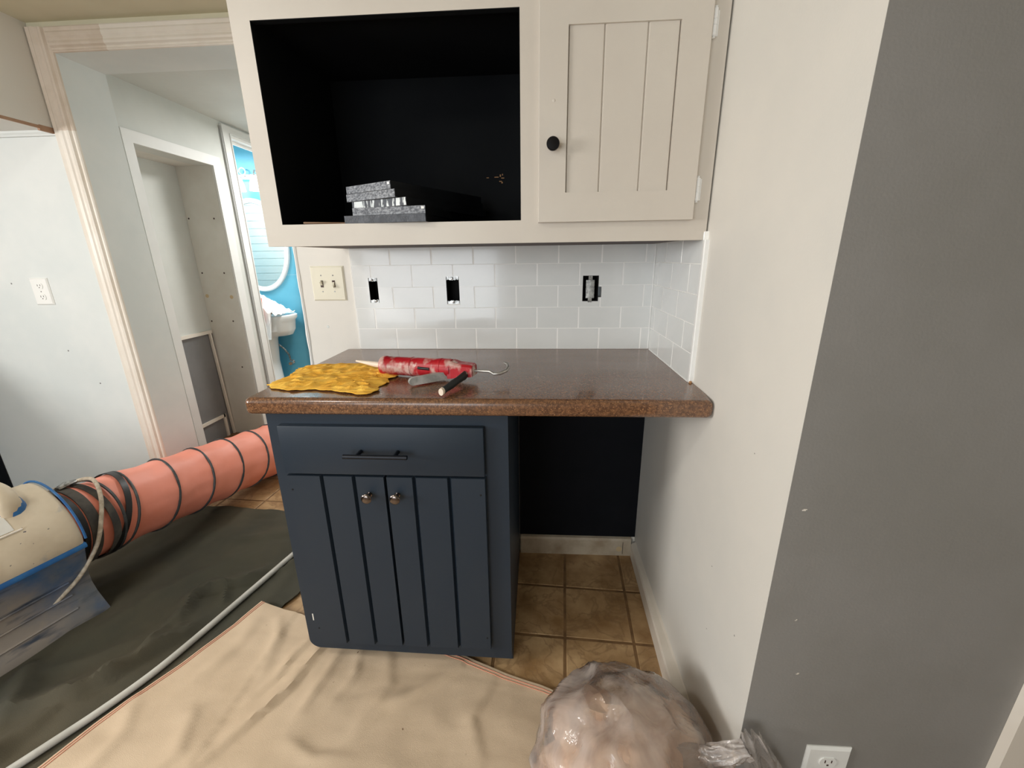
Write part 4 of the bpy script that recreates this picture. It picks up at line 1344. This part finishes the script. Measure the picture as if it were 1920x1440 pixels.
tag(MB().tube(hx, .0052, 8).build('wire_spiral', M['wire'], dk), 'dark wire spiral')
def band(t, wd, r, tilt, thick, m, name, label=None, zt=0):
    vs = []
    n = 64
    p, T, u, v = frame_at(t)
    for k in range(n):
        a = 2 * PI * k / n
        off = T * (tilt * math.cos(a) + zt * math.sin(a))
        for (w_, r_) in ((-wd / 2, r), (wd / 2, r), (wd / 2, r + thick), (-wd / 2, r + thick)):
            vs.append(p + off + T * w_ + (u * math.cos(a) + v * math.sin(a)) * r_)
    fs = [(k * 4 + j, k * 4 + (j + 1) % 4, ((k + 1) % n) * 4 + (j + 1) % 4, ((k + 1) % n) * 4 + j) for k in range(n) for j in range(4)]
    o = MB().add(vs, fs, True).build(name, m, dk)
    if label:
        tag(o, label)
    return o
band(.055, .034, RD + .001, .0, .003, M['strap'], 'strap', 'grey webbing strap', .0)
band(.105, .024, RD + .002, .012, .004, M['strap'], 'strap', 'grey webbing strap', -.01)
band(.140, .008, RD + .002, .006, .006, M['wire'], 'hoop')
band(.175, .022, RD + .004, -.022, .003, M['black'], 'strap', 'loose black strap', .045)
band(.02, .014, RD + .003, 0, .004, M['black'], 'clamp_ring')
pb, Tb, ub_, vb_ = frame_at(.075)
bk = MB()
bk.tube([pb + vb_ * .158 - Tb * .03, pb + vb_ * .168 + Tb * .0, pb + vb_ * .170 + Tb * .035], [.010, .014, .007], 10, flat=(1.3, .6))
tag(bk.build('ratchet_buckle', M['metal'], dk), 'steel strap buckle')

# ------------------------------------------------------------------ blower
ba = Vector((-.272, -.962, 0)).normalized()     # from the outlet end backwards
bs = Vector((.962, -.272, 0)).normalized()      # to the viewer's side
BO = Vector((-1.680, -.366, 0))
bl = thing('air_blower', BO + ba * .25, 'dusty blue and beige air blower at the left feeding the orange duct', 'blower')
def ringpts(sec, a, sc=1.0, zc=.31):
    return [BO + ba * a + bs * (x * sc) + Vector((0, 0, (zc + (z - zc) * sc) if z > .02 else z)) for x, z in sec]
def loft3(rings, smooth=True, flare=0):
    if flare:
        for p in rings[0] + rings[1]:
            if p.z < .17:
                p -= ba * flare * (1 - p.z / .17) ** 1.6
    return loft([[tuple(p) for p in r_] for r_ in rings])
sec_lo = [(-.152, 0), (.152, 0), (.153, .012), (.146, .040), (.136, .085), (.131, .13), (.135, .175), (.150, .225), (.166, .275), (.176, .300),
          (-.176, .300), (-.166, .275), (-.150, .225), (-.135, .175), (-.131, .13), (-.136, .085), (-.146, .040), (-.153, .012)]
loft3([ringpts(sec_lo, a, s) for a, s in [(0, .985), (.012, 1), (.46, 1), (.475, .98)]], True, .018).build('lower_housing', M['blue_shell'], bl, sharp=30)
rg = [(-.184, .296), (.184, .296), (.186, .305), (.182, .313), (-.182, .313), (-.186, .305)]
tag(loft3([ringpts(rg, a) for a in (-.002, .478)]).build('seam_rim', M['blue_clean'], bl), 'bright blue seam rim')
sec_up = [(-.180, .312), (.180, .312)] + [(.186 * math.cos(t), .330 + .188 * math.sin(t)) for t in [i * PI / 22 for i in range(23)]]
loft3([ringpts(sec_up, a, s) for a, s in [(.0, .95), (.004, .985), (.018, 1), (.45, 1), (.47, .97)]]).build('upper_shell', M['beige_shell'], bl, sharp=30)
erim = [BO + ba * (-.004) + bs * (.186 * math.cos(t)) + Vector((0, 0, .330 + .188 * math.sin(t))) for t in [i * PI / 30 for i in range(31)]]
tag(MB().tube(erim, .0038, 8).build('end_rim', M['blue_clean'], bl), 'blue end rim')
c0 = BO + Vector((0, 0, .31))
MB().lathe([(0, .154), (.0, .148), (-.02, .148), (-.022, .146)], c0 + ba * .004, dd * -1, 40).build('outlet_collar', M['black'], bl)
# carry handle on top
h0 = BO + ba * .105
hp = [h0 + bs * x + Vector((0, 0, z)) for x, z in [(.095, .470), (.10, .515), (.075, .548), (.03, .560), (-.03, .560), (-.09, .545), (-.12, .50)]]
MB().tube(smooth_path(hp, 5), .020, 12, flat=(1.5, .9)).build('carry_handle', M['beige_shell'], bl)
tag(MB().lathe([(0, .042), (.02, .040), (.045, .030), (.05, .01)], h0 + bs * .075 + Vector((0, 0, .478)), (0.2, 0, 1), 16).build('handle_foot', M['blue_clean'], bl), 'blue handle socket')
# label and its pale edge strip on the shell
def shellp(a, th, r=.1890):
    return BO + ba * a + bs * (r * .99 * math.cos(th)) + Vector((0, 0, .330 + r * math.sin(th)))
MB().grid(lambda u, v: shellp(.13 + .22 * u, R(38) + R(30) * v), 8, 8).build('label_plate', M['board'], bl)
tag(MB().tube([shellp(.115, R(36), .191), shellp(.24, R(36), .191), shellp(.38, R(36), .191)], .003, 6).build('edge_strip', M['trim'], bl), 'cream strip')
for k in range(3):
    zz = .07 + k * .055
    xx = [.139, .133, .140][k]
    pts = [BO + ba * a + bs * (xx + .001) + Vector((0, 0, zz)) for a in (.06, .2, .34, .44)]
    MB().tube(pts, .004, 6).build('rib', M['blue_shell'], bl)
# cord hanging over the duct and down the blower side
cp = [(-1.745, -.30, .435), (-1.70, -.27, .452), (-1.64, -.245, .466), (-1.60, -.250, .455), (-1.555, -.285, .405), (-1.525, -.335, .335), (-1.520, -.370, .275), (-1.538, -.402, .218),
      (-1.553, -.440, .175), (-1.575, -.480, .140), (-1.592, -.515, .118), (-1.600, -.545, .105)]
tag(MB().tube(smooth_path(cp), .0068, 10).build('power_cord', M['rope'], org=(-1.6, -.5, .1)), 'off white cord looped over the duct and blower side', 'cord')

# kitchen cabinet run under the window; only its far end shows at the left edge
kc = thing('base_cabinet', (-2.99, -1.5, 0), 'dark navy cabinet end just visible at the far left behind the blower', 'cabinet')
MB().box(-3.29, -2.693, -3.3, .232, .09, .88).build('carcass', M['navy_deep'], kc)
MB().box(-3.29, -2.75, -3.3, .232, 0, .09).build('toe_kick', M['black'], kc)
MB().bbox(-3.295, -2.668, -3.3, .233, .8802, .918, .012, 4).build('counter_slab', M['counter'], kc)

# ------------------------------------------------------------------ plastic bag
bgc = Vector((.278, -.900, .150))
bg = thing('plastic_bag', (bgc.x, bgc.y, 0.01), 'clear plastic bag of crumpled paper on the canvas cloth', 'bag')
def blob(c, rx, ry, rz, amp, f, seed, nu=64, nv=40, flat=None, neck=None):
    mb = MB()
    vs = []
    for j in range(nv + 1):
        ph = -PI / 2 + PI * j / nv
        for i in range(nu):
            th_ = 2 * PI * i / nu
            d = Vector((math.cos(ph) * math.cos(th_), math.cos(ph) * math.sin(th_), math.sin(ph)))
            r_ = 1 + amp * (1 - 2 * abs(noise.noise(d * f + Vector((seed, 0, 0))))) + amp * .5 * noise.noise(d * f * 2.7 + Vector((0, seed, 0)))
            p = Vector((c.x + d.x * rx * r_, c.y + d.y * ry * r_, c.z + d.z * rz * r_))
            if flat is not None and p.z < flat:
                p.z = flat
            vs.append(p)
    fs = [(j * nu + i, j * nu + (i + 1) % nu, (j + 1) * nu + (i + 1) % nu, (j + 1) * nu + i) for j in range(nv) for i in range(nu)]
    return mb.add(vs, fs, True)
blob(bgc, .195, .20, .160, .085, 2.0, 3, flat=.014, nu=96, nv=60).build('bag_film', M['film'], bg, sharp=60)
# gathered neck and loose flap of film standing against the grey wall
def neckp(u, v):
    a = 2 * PI * u
    r_ = .050 * (1 - .55 * v) + .014 * noise.noise(Vector((math.cos(a) * 3, math.sin(a) * 3, v * 6)))
    c = Vector((.40, -.93, .215)).lerp(Vector((.50, -.960, .315)), v)
    return (c.x + r_ * .45 * math.cos(a), c.y + r_ * .55 * math.sin(a), c.z - r_ * .6 * math.cos(a))
MB().grid(neckp, 48, 20).build('bag_neck', M['film'], bg, sharp=60)
def flap(u, v):
    x = .485 + .035 * v * (1 - u) + u * (.035 + .16 * v)
    z = .352 - .16 * v - .10 * u * v
    y = -.952 + .020 * math.sin(u * 13 + v * 3) * (.4 + v) * .6 - .012 * v + .012 * noise.noise(Vector((u * 5, v * 5, 9)))
    return (x, min(y, -.930), z)
MB().grid(flap, 36, 28).build('bag_flap', M['film'], bg, sharp=60)
lumps = [(-.09, -.02, .085, .095, 1), (.03, .07, .095, .10, 2), (.085, -.06, .09, .09, 3), (-.02, -.09, .10, .095, 4), (-.03, .01, .18, .098, 5), (.085, .04, .155, .085, 6), (-.07, .09, .12, .08, 7), (.04, -.03, .20, .07, 8)]
for (dx, dy, z, r_, s) in lumps:
    blob(Vector((bgc.x + dx, bgc.y + dy, z + .02)), r_, r_, r_ * .72, .16, 2.6, s, 28, 18, flat=.018).build('paper_wad', M['peach'], bg, sharp=25)

# clean up helper properties
for o in bpy.data.objects:
    if '_org' in o.keys():
        del o['_org']
